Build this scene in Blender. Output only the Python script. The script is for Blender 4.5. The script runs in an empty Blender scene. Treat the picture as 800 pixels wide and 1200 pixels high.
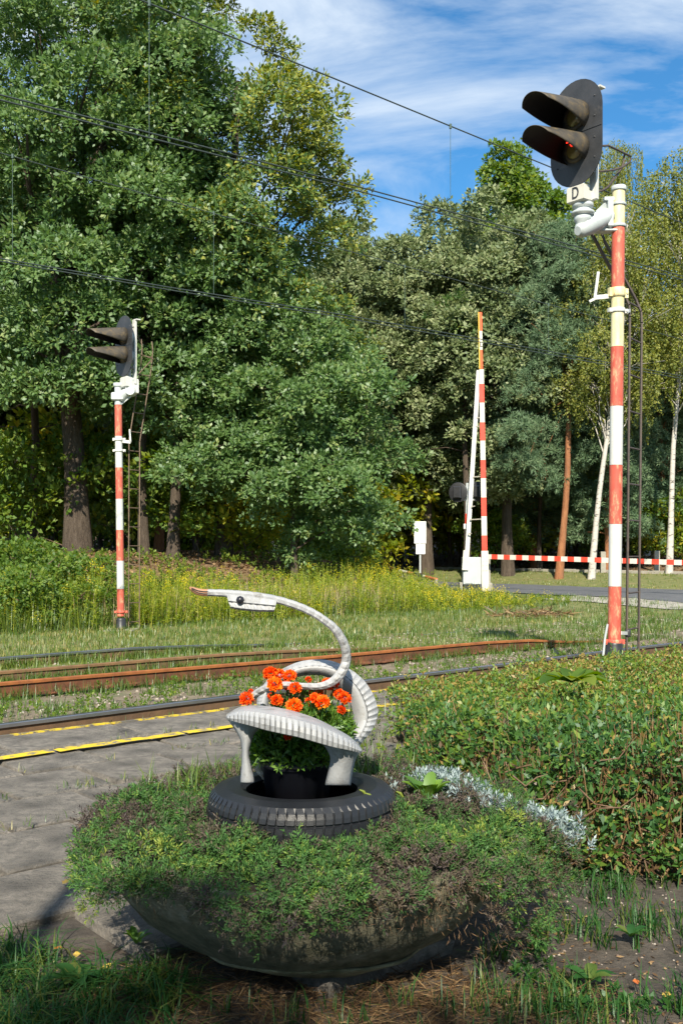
import bpy, math, random
import numpy as np
from mathutils import Vector, Matrix
SC = bpy.context.scene
C = SC.collection
random.seed(7)
rng = np.random.default_rng(7)
PI = math.pi
CH, FL, HZ = 1.35, 1200.0, 644.0       # camera height, focal length in photo pixels, horizon row

# ---------------------------------------------------------------- camera, light, exposure
cam_d = bpy.data.cameras.new('camera')
cam = bpy.data.objects.new('camera', cam_d); C.objects.link(cam)
cam.location = (0, 0, CH); cam.rotation_euler = (PI/2, 0, 0)
cam_d.sensor_fit = 'VERTICAL'; cam_d.sensor_height = 36; cam_d.lens = 36
cam_d.shift_y = (HZ-600)/1200; cam_d.clip_start = .05; cam_d.clip_end = 3000
SC.camera = cam
SUN_EL, SUN_AZ = math.radians(38), math.radians(3)      # light travels towards +Y, a little to +X
sd = bpy.data.lights.new('sun', 'SUN'); sun = bpy.data.objects.new('sun', sd); C.objects.link(sun)
sd.energy = 5.0; sd.angle = math.radians(.5); sd.color = (1, .91, .75)
ldir = Vector((math.sin(SUN_AZ)*math.cos(SUN_EL), math.cos(SUN_AZ)*math.cos(SUN_EL), -math.sin(SUN_EL)))
sun.rotation_euler = ldir.to_track_quat('-Z', 'Y').to_euler(); sun.location = (0, -20, 30)
W = bpy.data.worlds.new('World'); SC.world = W; W.use_nodes = True
nt = W.node_tree; nt.nodes.clear()
def wn(t, **k):
    n = nt.nodes.new(t)
    for a, b in k.items(): setattr(n, a, b)
    return n
sky = wn('ShaderNodeTexSky', sky_type='NISHITA', sun_disc=False)
sky.sun_elevation = SUN_EL; sky.sun_rotation = PI + SUN_AZ; sky.air_density = 1.0; sky.dust_density = .3; sky.ozone_density = 2.5
tint = wn('ShaderNodeMixRGB', blend_type='MULTIPLY'); tint.inputs[0].default_value = 1; tint.inputs[2].default_value = (.34, .78, 1.0, 1)
geo = wn('ShaderNodeTexCoord'); mp = wn('ShaderNodeMapping'); mp.inputs['Rotation'].default_value = (.3, .62, .15); mp.inputs['Scale'].default_value = (1.5, 2.5, 5.5)
n1 = wn('ShaderNodeTexNoise'); n1.inputs['Scale'].default_value = 1.7; n1.inputs['Detail'].default_value = 9; n1.inputs['Roughness'].default_value = .58; n1.inputs['Distortion'].default_value = .7
r1 = wn('ShaderNodeValToRGB'); r1.color_ramp.elements[0].position = .37; r1.color_ramp.elements[1].position = .60
r1.color_ramp.elements[1].color = (.85, .85, .85, 1)
mixc = wn('ShaderNodeMixRGB'); mixc.inputs[2].default_value = (4.7, 5.4, 6.2, 1)
bg = wn('ShaderNodeBackground'); bg.inputs[1].default_value = .1; wo = wn('ShaderNodeOutputWorld')
L = nt.links.new
L(geo.outputs['Generated'], mp.inputs[0]); L(mp.outputs[0], n1.inputs['Vector']); L(n1.outputs[0], r1.inputs[0])
L(sky.outputs[0], tint.inputs[1]); L(tint.outputs[0], mixc.inputs[1]); L(r1.outputs[0], mixc.inputs[0]); L(mixc.outputs[0], bg.inputs[0]); L(bg.outputs[0], wo.inputs[0])
SC.view_settings.view_transform = 'Standard'; SC.view_settings.look = 'None'
SC.view_settings.exposure = 0.78; SC.view_settings.gamma = 1
SC.cycles.use_denoising = True; SC.cycles.max_bounces = 8; SC.cycles.diffuse_bounces = 6; SC.cycles.transmission_bounces = 4; SC.cycles.glossy_bounces = 3; SC.cycles.transparent_max_bounces = 8

# ---------------------------------------------------------------- helpers
def G(px, py, z=0.0):
    Y = (CH-z)*FL/(py-HZ); return Vector(((px-400)/FL*Y, Y, z))
def Q(px, py, Y):
    return Vector(((px-400)/FL*Y, Y, CH-(py-HZ)/FL*Y))
E0 = G(0, 866.7); EX, EY = .755, .656           # platform edge: a point on it and its direction
def st(x, y):
    return x*EX+y*EY, (x-E0.x)*-EY+(y-E0.y)*EX
def xy(s, t):
    tt = t+(-E0.x*EY+E0.y*EX)
    return s*EX-tt*EY, s*EY+tt*EX
def S(v): v = np.clip(v, 0, 1); return v*v*(3-2*v)
def wob(x, y, k=1.0, seed=0):
    r = np.random.default_rng(seed); o = 0
    for i in range(7):
        a, b, p = r.normal(0, k*(1+.5*i)), r.normal(0, k*(1+.5*i)), r.uniform(0, 6.3)
        o = o+np.sin(a*x+b*y+p)/(1+.35*i)
    return o/3
def tz(x, y):
    x = np.asarray(x, float); y = np.asarray(y, float); s, t = st(x, y)
    bed = -.29*S((t+.02)/.12)
    zl = bed+1.5*S((t-12.5)/8)+.02*np.clip(t-20, 0, 20)+.07*np.clip(t-38, 0, 60)
    zr = bed+.19*S((t-5)/6)+.4*S((s-33)/6)+.8*S((s-39)/12)+.07*np.clip(s-52, 0, 60)+.07*np.clip(t-45, 0, 60)
    w = S((s-21)/5)
    return zl*(1-w)+zr*w+.02*wob(x, y, 1.1, 3)*S((t-.2)/1.5)+.012*wob(x, y, 3, 4)*(t < 0)-.035*(t < -.02)
def tzf(x, y): return float(tz(x, y))

class MB:
    def __init__(s): s.v = []; s.f = []; s.m = []; s.M = Matrix.Identity(4); s.mi = 0; s.sm = []; s.smooth = False
    def add(s, vs, fs):
        o = len(s.v); M = s.M
        s.v += [tuple(M @ Vector(p)) for p in vs]
        for f in fs: s.f.append(tuple(o+i for i in f)); s.m.append(s.mi); s.sm.append(s.smooth)
    def box(s, c, d, b=0.0):
        x, y, z = c; a, e, h = d[0]/2, d[1]/2, d[2]/2
        if b <= 0:
            vs = [(x+i*a, y+j*e, z+k*h) for k in (-1, 1) for j in (-1, 1) for i in (-1, 1)]
            s.add(vs, [(0, 2, 3, 1), (4, 5, 7, 6), (0, 1, 5, 4), (2, 6, 7, 3), (0, 4, 6, 2), (1, 3, 7, 5)]); return
        vs = []
        rings = [(-h, a-b, e-b), (-h+b, a, e), (h-b, a, e), (h, a-b, e-b)]
        for zz, aa, ee in rings:
            vs += [(x-aa, y-ee, z+zz), (x+aa, y-ee, z+zz), (x+aa, y+ee, z+zz), (x-aa, y+ee, z+zz)]
        fs = [(3, 2, 1, 0), (12, 13, 14, 15)]
        for r in range(3):
            for i in range(4): fs.append((r*4+i, r*4+(i+1) % 4, r*4+4+(i+1) % 4, r*4+4+i))
        s.add(vs, fs)
    def bar(s, p, q, w, h, up=(0, 0, 1)):
        p = Vector(p); q = Vector(q); d = (q-p); l = d.length; d.normalize()
        u = Vector(up); r = d.cross(u)
        if r.length < 1e-4: r = d.cross(Vector((1, 0, 0)))
        r.normalize(); u = r.cross(d)
        vs = [tuple(b+r*i*w/2+u*j*h/2) for b in (p, q) for (i, j) in ((-1, -1), (1, -1), (1, 1), (-1, 1))]
        s.add(vs, [(0, 1, 2, 3), (7, 6, 5, 4), (0, 4, 5, 1), (1, 5, 6, 2), (2, 6, 7, 3), (3, 7, 4, 0)])
    def tube(s, pts, rad, n=8, cap=True, flat=1.0):
        pts = [Vector(p) for p in pts]
        if not hasattr(rad, '__len__'): rad = [rad]*len(pts)
        ref = None; vs = []
        for i, p in enumerate(pts):
            d = (pts[min(i+1, len(pts)-1)]-pts[max(i-1, 0)]).normalized()
            if ref is None: ref = Vector((0, 0, 1)) if abs(d.z) < .9 else Vector((1, 0, 0))
            r = d.cross(ref).normalized(); u = r.cross(d).normalized(); ref = u
            for k in range(n):
                a = 2*PI*k/n; vs.append(tuple(p+(r*math.cos(a)+u*math.sin(a)*flat)*rad[i]))
        fs = []
        for i in range(len(pts)-1):
            for k in range(n): fs.append((i*n+k, i*n+(k+1) % n, (i+1)*n+(k+1) % n, (i+1)*n+k))
        s.smooth, sm = True, s.smooth; s.add(vs, fs); s.smooth = False
        if cap: s.add(vs[:n], [tuple(range(n))[::-1]]); s.add(vs[-n:], [tuple(range(n))])
        s.smooth = sm
    def lathe(s, prof, n=24, smooth=True):
        vs = []; fs = []
        for r, z in prof:
            for k in range(n): a = 2*PI*k/n; vs.append((r*math.cos(a), r*math.sin(a), z))
        for i in range(len(prof)-1):
            for k in range(n): fs.append((i*n+k, i*n+(k+1) % n, (i+1)*n+(k+1) % n, (i+1)*n+k))
        sm = s.smooth; s.smooth = smooth; s.add(vs, fs); s.smooth = sm
    def grid(s, rows):
        n = len(rows[0]); vs = [p for r in rows for p in r]; fs = []
        for i in range(len(rows)-1):
            for k in range(n-1): fs.append((i*n+k, i*n+k+1, (i+1)*n+k+1, (i+1)*n+k))
        s.add(vs, fs)
    def prism(s, out, y0, y1):                       # outline in XZ, extruded along Y
        n = len(out); vs = [(x, y0, z) for x, z in out]+[(x, y1, z) for x, z in out]
        s.add(vs, [tuple(range(n)), tuple(range(n, 2*n))[::-1]]+[(i, (i+1) % n+0, (i+1) % n+n, i+n)[::-1] for i in range(n)])
def link(name, me, parent=None, mats=()):
    for m in mats: me.materials.append(m)
    o = bpy.data.objects.new(name, me); C.objects.link(o)
    if parent is not None: o.parent = parent
    return o
def obj(name, mb, mats, parent=None, loc=None, solid=0, rel=False):
    """links a mesh; when it has a parent the mesh was given in world space and is moved into the parent's"""
    if not isinstance(mats, (list, tuple)): mats = [mats]
    me = bpy.data.meshes.new(name); vs = mb.v
    if parent is not None and not rel:
        o = parent
        inv = wm(parent).inverted(); vs = [tuple(inv @ Vector(p)) for p in vs]
    me.from_pydata(vs, [], mb.f); me.polygons.foreach_set('material_index', mb.m); me.polygons.foreach_set('use_smooth', mb.sm); me.update()
    ob = link(name, me, parent, mats)
    if loc is not None: ob.location = loc
    if solid:
        md = ob.modifiers.new('thick', 'SOLIDIFY'); md.thickness = solid; md.offset = 0
    return ob
def wm(o):
    M = Matrix.LocRotScale(o.location, o.rotation_euler, o.scale)
    return wm(o.parent) @ M if o.parent else M
def tag(o, label=None, cat=None, group=None, kind=None):
    if label: o['label'] = label
    if cat: o['category'] = cat
    if group: o['group'] = group
    if kind: o['kind'] = kind
    return o
def empty(name, loc, label, cat, group=None, rz=0):
    o = bpy.data.objects.new(name, None); C.objects.link(o); o.location = loc; o.rotation_euler = (0, 0, rz); o.empty_display_size = .1
    return tag(o, label, cat, group)
def copy_tree(root, loc, rz=0, sc=1, label=None):
    r = root.copy(); C.objects.link(r); r.location = loc; r.rotation_euler = (0, 0, rz); r.scale = (sc, sc, sc) if not hasattr(sc, '__len__') else sc
    if label: r['label'] = label
    for ch in root.children:
        c = ch.copy(); C.objects.link(c); c.parent = r
        for g in ch.children:
            d = g.copy(); C.objects.link(d); d.parent = c
    return r

# ---------------------------------------------------------------- materials
def mat(name, col, rough=.7, col2=None, scale=8, metal=0, bump=0, bscale=None, emit=None, detail=6, pos=(.35, .65), spec=.5, col3=None, scale3=2, pos3=(.55, .7), stretch=None, bdist=.02):
    m = bpy.data.materials.new(name); m.use_nodes = True; t = m.node_tree; b = t.nodes['Principled BSDF']
    b.inputs['Base Color'].default_value = (*col, 1); b.inputs['Roughness'].default_value = rough; b.inputs['Metallic'].default_value = metal
    b.inputs['Specular IOR Level'].default_value = spec
    tc = t.nodes.new('ShaderNodeTexCoord'); src = tc.outputs['Object']
    if stretch:
        mpn = t.nodes.new('ShaderNodeMapping'); mpn.inputs['Scale'].default_value = stretch; t.links.new(src, mpn.inputs[0]); src = mpn.outputs[0]
    if col2:
        n = t.nodes.new('ShaderNodeTexNoise'); n.inputs['Scale'].default_value = scale; n.inputs['Detail'].default_value = detail; n.inputs['Roughness'].default_value = .65
        r = t.nodes.new('ShaderNodeValToRGB'); r.color_ramp.elements[0].position, r.color_ramp.elements[1].position = pos
        r.color_ramp.elements[0].color = (*col, 1); r.color_ramp.elements[1].color = (*col2, 1)
        t.links.new(src, n.inputs['Vector']); t.links.new(n.outputs[0], r.inputs[0]); out = r.outputs[0]
        if col3:
            n3 = t.nodes.new('ShaderNodeTexNoise'); n3.inputs['Scale'].default_value = scale3; n3.inputs['Detail'].default_value = 8; n3.inputs['Roughness'].default_value = .7
            r3 = t.nodes.new('ShaderNodeValToRGB'); r3.color_ramp.elements[0].position, r3.color_ramp.elements[1].position = pos3
            mx = t.nodes.new('ShaderNodeMixRGB'); mx.inputs[2].default_value = (*col3, 1)
            t.links.new(src, n3.inputs['Vector']); t.links.new(n3.outputs[0], r3.inputs[0]); t.links.new(r3.outputs[0], mx.inputs[0]); t.links.new(out, mx.inputs[1]); out = mx.outputs[0]
        t.links.new(out, b.inputs['Base Color'])
    if bump:
        n2 = t.nodes.new('ShaderNodeTexNoise'); n2.inputs['Scale'].default_value = bscale or scale*3; n2.inputs['Detail'].default_value = 8; n2.inputs['Roughness'].default_value = .7
        bp = t.nodes.new('ShaderNodeBump'); bp.inputs['Strength'].default_value = bump; bp.inputs['Distance'].default_value = bdist
        t.links.new(src, n2.inputs['Vector']); t.links.new(n2.outputs[0], bp.inputs['Height']); t.links.new(bp.outputs[0], b.inputs['Normal'])
    if emit:
        b.inputs['Emission Color'].default_value = (*emit[0], 1); b.inputs['Emission Strength'].default_value = emit[1]
    return m
def leafmat(name, ramp, trans=.35, gloss=.12, rough=.45):
    m = bpy.data.materials.new(name); m.use_nodes = True; t = m.node_tree; t.nodes.clear()
    a = t.nodes.new('ShaderNodeAttribute'); a.attribute_name = 'var'
    r = t.nodes.new('ShaderNodeValToRGB'); e = r.color_ramp.elements
    for i, (p, c) in enumerate(ramp):
        if i < 2: e[i].position = p
        el = e[i] if i < 2 else e.new(p)
        el.color = (*c, 1)
    d = t.nodes.new('ShaderNodeBsdfDiffuse'); tr = t.nodes.new('ShaderNodeBsdfTranslucent'); g = t.nodes.new('ShaderNodeBsdfGlossy'); g.inputs['Roughness'].default_value = rough
    g.inputs['Color'].default_value = (.8, .85, .9, 1)
    m1 = t.nodes.new('ShaderNodeMixShader'); m1.inputs[0].default_value = trans; m2 = t.nodes.new('ShaderNodeMixShader'); m2.inputs[0].default_value = gloss
    hs = t.nodes.new('ShaderNodeHueSaturation'); hs.inputs['Saturation'].default_value = 1.15; hs.inputs['Value'].default_value = 1.3; hs.inputs['Hue'].default_value = .485
    o = t.nodes.new('ShaderNodeOutputMaterial'); l = t.links.new
    l(a.outputs['Fac'], r.inputs[0]); l(r.outputs[0], d.inputs[0]); l(r.outputs[0], hs.inputs['Color']); l(hs.outputs[0], tr.inputs[0])
    l(d.outputs[0], m1.inputs[1]); l(tr.outputs[0], m1.inputs[2]); l(m1.outputs[0], m2.inputs[1]); l(g.outputs[0], m2.inputs[2]); l(m2.outputs[0], o.inputs[0])
    return m
M = {}
M['soil'] = mat('soil', (.05, .042, .034), .95, (.125, .105, .085), 14, bump=1, bscale=60, col3=(.07, .042, .025), scale3=5, detail=12)
M['bed'] = mat('trackbed', (.14, .11, .075), .95, (.24, .20, .14), 9, bump=.8, bscale=50, col3=(.10, .13, .05), scale3=1.2)
M['field'] = mat('field soil', (.10, .13, .035), .95, (.20, .19, .07), 3, bump=.6, bscale=25, col3=(.24, .19, .10), scale3=.5)
M['litter'] = mat('leaf litter', (.11, .07, .035), .95, (.22, .14, .075), 5, bump=.8, bscale=14, col3=(.07, .045, .025), scale3=1.5)
M['asphalt'] = mat('asphalt', (.085, .09, .10), .85, (.12, .125, .135), 2, bump=.3, bscale=60)
M['paving'] = mat('worn paving concrete', (.13, .12, .105), .9, (.33, .295, .25), 14, bump=1.0, bscale=55, col3=(.065, .06, .053), scale3=3.4, pos3=(.50, .66), bdist=.035, detail=12)
M['kerb'] = mat('pale kerb concrete', (.28, .26, .22), .9, (.38, .36, .31), 3, bump=.3)
M['yellow'] = mat('yellow line paint', (.70, .52, .02), .7, (.62, .44, .02), 10, col3=(.2, .18, .13), scale3=14, pos3=(.50, .58))
M['rail_web'] = mat('rusty rail web', (.075, .045, .025), .85, (.14, .08, .04), 6, bump=.3, col3=(.07, .05, .035), scale3=3)
M['rail_head'] = mat('worn steel railhead', (.30, .32, .36), .28, (.42, .44, .48), 2, metal=.9)
M['rust'] = mat('bright rust', (.20, .065, .02), .85, (.34, .12, .03), 5, bump=.3, col3=(.13, .045, .02), scale3=4)
M['rust_web'] = mat('dark rust', (.065, .028, .015), .9, (.16, .06, .025), 6, bump=.3)
M['brownrail'] = mat('brown rail', (.13, .075, .035), .7, (.22, .12, .055), 5, bump=.2)
M['white'] = mat('white paint', (.62, .63, .60), .45, (.52, .52, .48), 3, bump=.05, col3=(.40, .22, .08), scale3=5, pos3=(.66, .78), stretch=(3, 3, .8))
M['yellowed'] = mat('yellowed white paint', (.70, .66, .46), .5, (.60, .52, .24), 4, col3=(.40, .20, .05), scale3=7, pos3=(.60, .68), stretch=(3, 3, .9))
M['red'] = mat('faded red paint', (.47, .07, .045), .6, (.52, .12, .075), 4, col3=(.62, .36, .20), scale3=6, pos3=(.52, .66), stretch=(3, 3, .9))
M['red2'] = mat('barrier red', (.60, .045, .02), .5, (.66, .07, .04), 3)
M['orange_red'] = mat('reflective orange red', (.85, .10, .02), .4)
M['cream'] = mat('barrier white', (.62, .61, .54), .5, (.52, .50, .43), 3)
M['grey_paint'] = mat('pale grey paint', (.48, .52, .52), .45, (.40, .44, .44), 5, bump=.12, col3=(.3, .25, .18), scale3=6, pos3=(.66, .76))
M['cabinet'] = mat('cabinet paint', (.36, .40, .43), .5, (.44, .47, .49), 3)
M['dark'] = mat('dark signal paint', (.026, .028, .031), .5, (.045, .046, .05), 4, bump=.1, col3=(.11, .10, .09), scale3=6, pos3=(.58, .8))
M['hood'] = mat('rusty black hood', (.04, .037, .033), .6, (.085, .07, .05), 6, bump=.15, col3=(.17, .12, .05), scale3=9, pos3=(.5, .75))
M['hood_in'] = mat('hood inside', (.012, .010, .012), .7)
M['black'] = mat('black paint', (.02, .021, .024), .45, (.035, .036, .04), 6)
M['ladder'] = mat('ladder iron', (.05, .04, .038), .6, (.09, .065, .05), 8, bump=.15, col3=(.20, .10, .04), scale3=5, pos3=(.62, .75))
M['ladder2'] = mat('brown ladder iron', (.11, .075, .05), .7, (.16, .11, .07), 8)
M['glass'] = mat('lens glass', (.10, .06, .03), .12, spec=.8)
M['glint_red'] = mat('glowing red lens glint', (.35, .02, .01), .2, emit=((1, .03, .015), 1.6))
M['lens_dim'] = mat('dim yellow lens', (.16, .13, .05), .15, spec=.8)
M['wire'] = mat('wire metal', (.03, .045, .042), .7)
M['wire2'] = mat('dropper wire', (.06, .10, .085), .7)
M['bowl'] = mat('mossy bowl concrete', (.09, .09, .05), .95, (.26, .24, .16), 14, bump=1, bscale=70, col3=(.42, .40, .32), scale3=2.6, pos3=(.56, .70), detail=10)
M['bowl_edge'] = mat('bowl worn edge', (.36, .32, .20), .95, (.12, .11, .06), 9, bump=.8, bscale=40)
M['rubber'] = mat('black tyre rubber', (.007, .008, .011), .45, (.015, .017, .021), 5, bump=.1, bscale=80, col3=(.09, .09, .09), scale3=22, pos3=(.66, .74))
M['swan'] = mat('painted white rubber', (.38, .39, .40), .5, (.29, .30, .315), 12, bump=.35, bscale=60, col3=(.15, .14, .12), scale3=20, pos3=(.53, .72), bdist=.006)
M['swan_tan'] = mat('stained tread', (.42, .38, .30), .7, (.30, .27, .22), 12, bump=.3, bdist=.005)
M['beak'] = mat('tan beak paint', (.42, .22, .12), .6, (.34, .17, .09), 10, bump=.2, bdist=.004)
M['pot'] = mat('black plastic pot', (.014, .015, .022), .35)
M['bark'] = mat('oak bark', (.060, .043, .030), .95, (.13, .10, .075), 4, bump=1, bscale=12, stretch=(3, 3, .5), bdist=.1)
M['bark_pine'] = mat('pine bark', (.22, .085, .035), .9, (.36, .16, .07), 4, bump=.8, bscale=10, stretch=(2, 2, .6), col3=(.12, .07, .05), scale3=2, bdist=.06)
M['bark_birch'] = mat('birch bark', (.52, .49, .44), .8, (.40, .38, .34), 3, stretch=(1, 1, 3), col3=(.05, .045, .04), scale3=2.5, pos3=(.55, .62))
M['twig'] = mat('brown twig', (.10, .055, .03), .9, (.17, .11, .07), 20)
M['post'] = mat('grey concrete post', (.25, .24, .20), .9, (.33, .31, .27), 8)
M['peat'] = mat('peat', (.03, .022, .015), .95, (.06, .045, .03), 30, bump=1, bscale=60)
M['sign'] = mat('sign back white', (.62, .64, .64), .5)
OAK = [(0, (.058, .125, .030)), (.45, (.108, .20, .055)), (.8, (.175, .27, .085)), (1, (.30, .36, .12))]
M['oak'] = leafmat('oak leaves', OAK, .42, .04, .5)
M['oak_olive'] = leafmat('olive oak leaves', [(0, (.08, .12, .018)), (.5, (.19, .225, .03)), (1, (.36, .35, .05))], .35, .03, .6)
M['oak_pale'] = leafmat('pale oak leaves', [(0, (.075, .12, .042)), (.5, (.17, .22, .085)), (1, (.34, .37, .19))], .30, .035, .6)
M['bright'] = leafmat('bright green leaves', [(0, (.045, .11, .012)), (.5, (.11, .20, .02)), (1, (.27, .32, .04))], .45, .03, .6)
M['pine'] = leafmat('pine needles', [(0, (.05, .10, .045)), (.5, (.10, .17, .08)), (1, (.19, .26, .13))], .15, .03, .6)
M['birch'] = leafmat('birch leaves', [(0, (.09, .13, .02)), (.5, (.20, .23, .035)), (1, (.36, .34, .07))], .4, .03, .6)
M['under'] = leafmat('undergrowth leaves', [(0, (.10, .17, .02)), (.5, (.26, .33, .035)), (1, (.55, .45, .05))], .5, .01, .6)
M['dark_oak'] = leafmat('far leaves', [(0, (.05, .085, .02)), (1, (.14, .19, .045))], .35, .02, .6)
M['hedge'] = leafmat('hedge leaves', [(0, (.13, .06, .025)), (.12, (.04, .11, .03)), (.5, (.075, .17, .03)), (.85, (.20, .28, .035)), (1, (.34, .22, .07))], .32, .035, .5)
M['sedum'] = leafmat('stonecrop leaves', [(0, (.085, .065, .06)), (.28, (.14, .11, .075)), (.42, (.05, .12, .035)), (.75, (.085, .20, .045)), (1, (.26, .32, .06))], .25, .02, .6)
M['silver'] = leafmat('silver leaves', [(0, (.17, .24, .23)), (1, (.38, .46, .47))], .15, .04)
M['dry'] = leafmat('dry stems', [(0, (.08, .05, .032)), (.5, (.20, .12, .06)), (1, (.38, .27, .14))], .2, .02)
M['grass'] = leafmat('grass blades', [(0, (.035, .09, .012)), (.5, (.10, .17, .02)), (.8, (.22, .25, .05)), (1, (.42, .34, .13))], .35, .05)
M['grass_shade'] = leafmat('grass blades in painted shade', [(0, (.02, .08, .02)), (.7, (.05, .14, .03)), (1, (.16, .18, .04))], .35, .02)  # darker, cooler copy of the grass; foreground shade is put into its colour
M['weed'] = leafmat('goldenrod leaves', [(0, (.11, .20, .02)), (.5, (.27, .36, .035)), (1, (.55, .52, .08))], .5, .02)
M['golden'] = leafmat('goldenrod flowers', [(0, (.55, .45, .02)), (1, (.85, .70, .03))], .3, 0.02)
M['straw'] = leafmat('straw plumes', [(0, (.35, .27, .14)), (1, (.60, .48, .28))], .35, .03)
M['marigold'] = leafmat('marigold petals', [(0, (.62, .05, .004)), (.5, (.85, .115, .006)), (1, (.95, .28, .012))], .3, .03)
M['mari_leaf'] = leafmat('marigold leaves', [(0, (.05, .14, .02)), (1, (.17, .30, .04))], .35, .05)
M['stone'] = leafmat('stones', [(0, (.13, .09, .07)), (.5, (.27, .22, .18)), (1, (.42, .38, .33))], 0, .02)

# ---------------------------------------------------------------- scatter engines (numpy)
def nrm(a): return a/np.maximum(np.linalg.norm(a, axis=-1, keepdims=True), 1e-9)
def mesh_np(name, V, F, var, mats, parent=None, midx=None, local=None):
    """V (n,3), F (m,k) equal polygons, var (m,) per face"""
    me = bpy.data.meshes.new(name); k = F.shape[1]; m = len(F)
    if parent is not None and local is None: V = V-np.array(wm(parent).translation)
    me.vertices.add(len(V)); me.vertices.foreach_set('co', V.astype(np.float32).ravel())
    me.loops.add(m*k); me.loops.foreach_set('vertex_index', F.astype(np.int32).ravel())
    me.polygons.add(m); me.polygons.foreach_set('loop_start', np.arange(0, m*k, k, dtype=np.int32))
    me.update(calc_edges=True)
    at = me.attributes.new('var', 'FLOAT', 'FACE'); at.data.foreach_set('value', var.astype(np.float32))
    if midx is not None: me.polygons.foreach_set('material_index', midx.astype(np.int32))
    return link(name, me, parent, mats)
def leaves(P, D, N, ln, wd, bend=0.0):
    """diamond leaves: base at P, along D, blade normal N"""
    D = nrm(D); N = nrm(N-D*np.sum(N*D, -1, keepdims=True)); R = np.cross(D, N)
    ln = np.broadcast_to(ln, (len(P),))[:, None]; wd = np.broadcast_to(wd, (len(P),))[:, None]
    a = P; b = P+D*ln*.5+R*wd*.5+N*bend*ln; c = P+D*ln; d = P+D*ln*.5-R*wd*.5+N*bend*ln
    V = np.stack([a, b, c, d], 1).reshape(-1, 3); F = np.arange(len(P)*4).reshape(-1, 4)
    return V, F
def rand_dir(n): return nrm(rng.normal(size=(n, 3)))
def blades(P, h, w, lean=.35, az=None):
    """grass blades of two quads: bent"""
    n = len(P); a = rng.uniform(0, 2*PI, n) if az is None else az; l = rng.uniform(.1, 1, n)*lean
    d = np.stack([np.cos(a), np.sin(a), 0*a], 1); r = np.stack([-np.sin(a), np.cos(a), 0*a], 1)
    up = np.array([0, 0, 1.0]); h = np.broadcast_to(h, (n,))[:, None]; w = np.broadcast_to(w, (n,))[:, None]; l = l[:, None]
    p1 = P+up*h*.55+d*h*l*.35; p2 = P+up*h*(1-.35*l)+d*h*l
    V = np.stack([P-r*w/2, P+r*w/2, p1+r*w*.4, p1-r*w*.4, p2+r*w*.06, p2-r*w*.06], 1).reshape(-1, 3)
    b = np.arange(n)[:, None]*6
    F = np.concatenate([b+np.array([[0, 1, 2, 3]]), b+np.array([[3, 2, 4, 5]])], 1).reshape(-1, 4)
    return V, F
def cat(parts):
    V = []; F = []; o = 0
    for v, f in parts: V.append(v); F.append(f+o); o += len(v)
    return np.concatenate(V), np.concatenate(F)

# ---------------------------------------------------------------- ground, road, kerb
xs = np.unique(np.round(np.concatenate([np.linspace(-260, -40, 12), np.arange(-40, -9, 1.0), np.arange(-9, 12, .25), np.arange(12, 45, 1.0), np.linspace(45, 260, 12)]), 3))
ys = np.unique(np.round(np.concatenate([np.linspace(-80, -6, 8), np.arange(-6, 1, 1.0), np.arange(1, 22, .2), np.arange(22, 55, .6), np.linspace(55, 320, 24)]), 3))
XX, YY = np.meshgrid(xs, ys); ZZ = tz(XX, YY)
V = np.stack([XX, YY, ZZ], -1).reshape(-1, 3); nx = len(xs)
i, j = np.meshgrid(np.arange(len(xs)-1), np.arange(len(ys)-1)); b = (j*nx+i).ravel()
F = np.stack([b, b+1, b+nx+1, b+nx], 1)
cx, cy = V[F].mean(1)[:, 0], V[F].mean(1)[:, 1]; ss, tt = st(cx, cy); jit = .6*wob(cx, cy, .8, 9)
mi = np.where(tt < 0, 0, np.where(tt+jit*.4 < 4.6+jit, 1, 2))
mi = np.where((tt+jit > 15) & (ss < 24), 3, mi); mi = np.where((ss+jit > 39.5), 3, mi)
g = mesh_np('ground', V, F, np.zeros(len(F)), [M['soil'], M['bed'], M['field'], M['litter']], midx=mi)
g.data.polygons.foreach_set('use_smooth', np.ones(len(F), bool)); tag(g, kind='structure')
def strip(name, s0, s1, t0, t1, n, m, dz, width=3):
    rows = []
    for k in range(n+1):
        t = t0+(t1-t0)*k/n; row = []
        for q in range(width+1):
            s = s0+(s1-s0)*q/width+.12*math.sin(t*1.3+q)*(q in (0, width)); x, y = xy(s, t); row.append((x, y, max(tzf(x, y), -5)+dz))
        rows.append(row)
    mb = MB(); mb.grid(rows); o = obj(name, mb, m); tag(o, kind='structure'); return o
strip('road', 26.3, 32.8, 3, 90, 110, M['asphalt'], .03, 8)
strip('path', 39.2, 40.6, -30, 60, 80, M['kerb'], .03, 2)
strip('road_apron', 24.3, 26.4, 4, 12, 20, M['kerb'], .022, 3)
kerbs = empty('kerb', (*xy(39, 10), 0), 'pale concrete kerb stones along the far side of the road', 'kerb')
kmb = MB(); kmb.box((0, 0, 0), (.12, .98, .16), .012); kme = None
for k in range(60):
    t = -25+k*1.0; x, y = xy(39.1, t); z = tzf(x, y)+.05
    if kme is None: o = obj('kerb_stone', kmb, M['kerb'], kerbs, rel=True); kme = o
    else: o = kme.copy(); C.objects.link(o); o.parent = kerbs
    o.location = Vector((x, y, z))-kerbs.location; o.rotation_euler = (0, 0, math.atan2(EY, EX))
tag(kerbs, kind='structure'); del kerbs['category']

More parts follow.
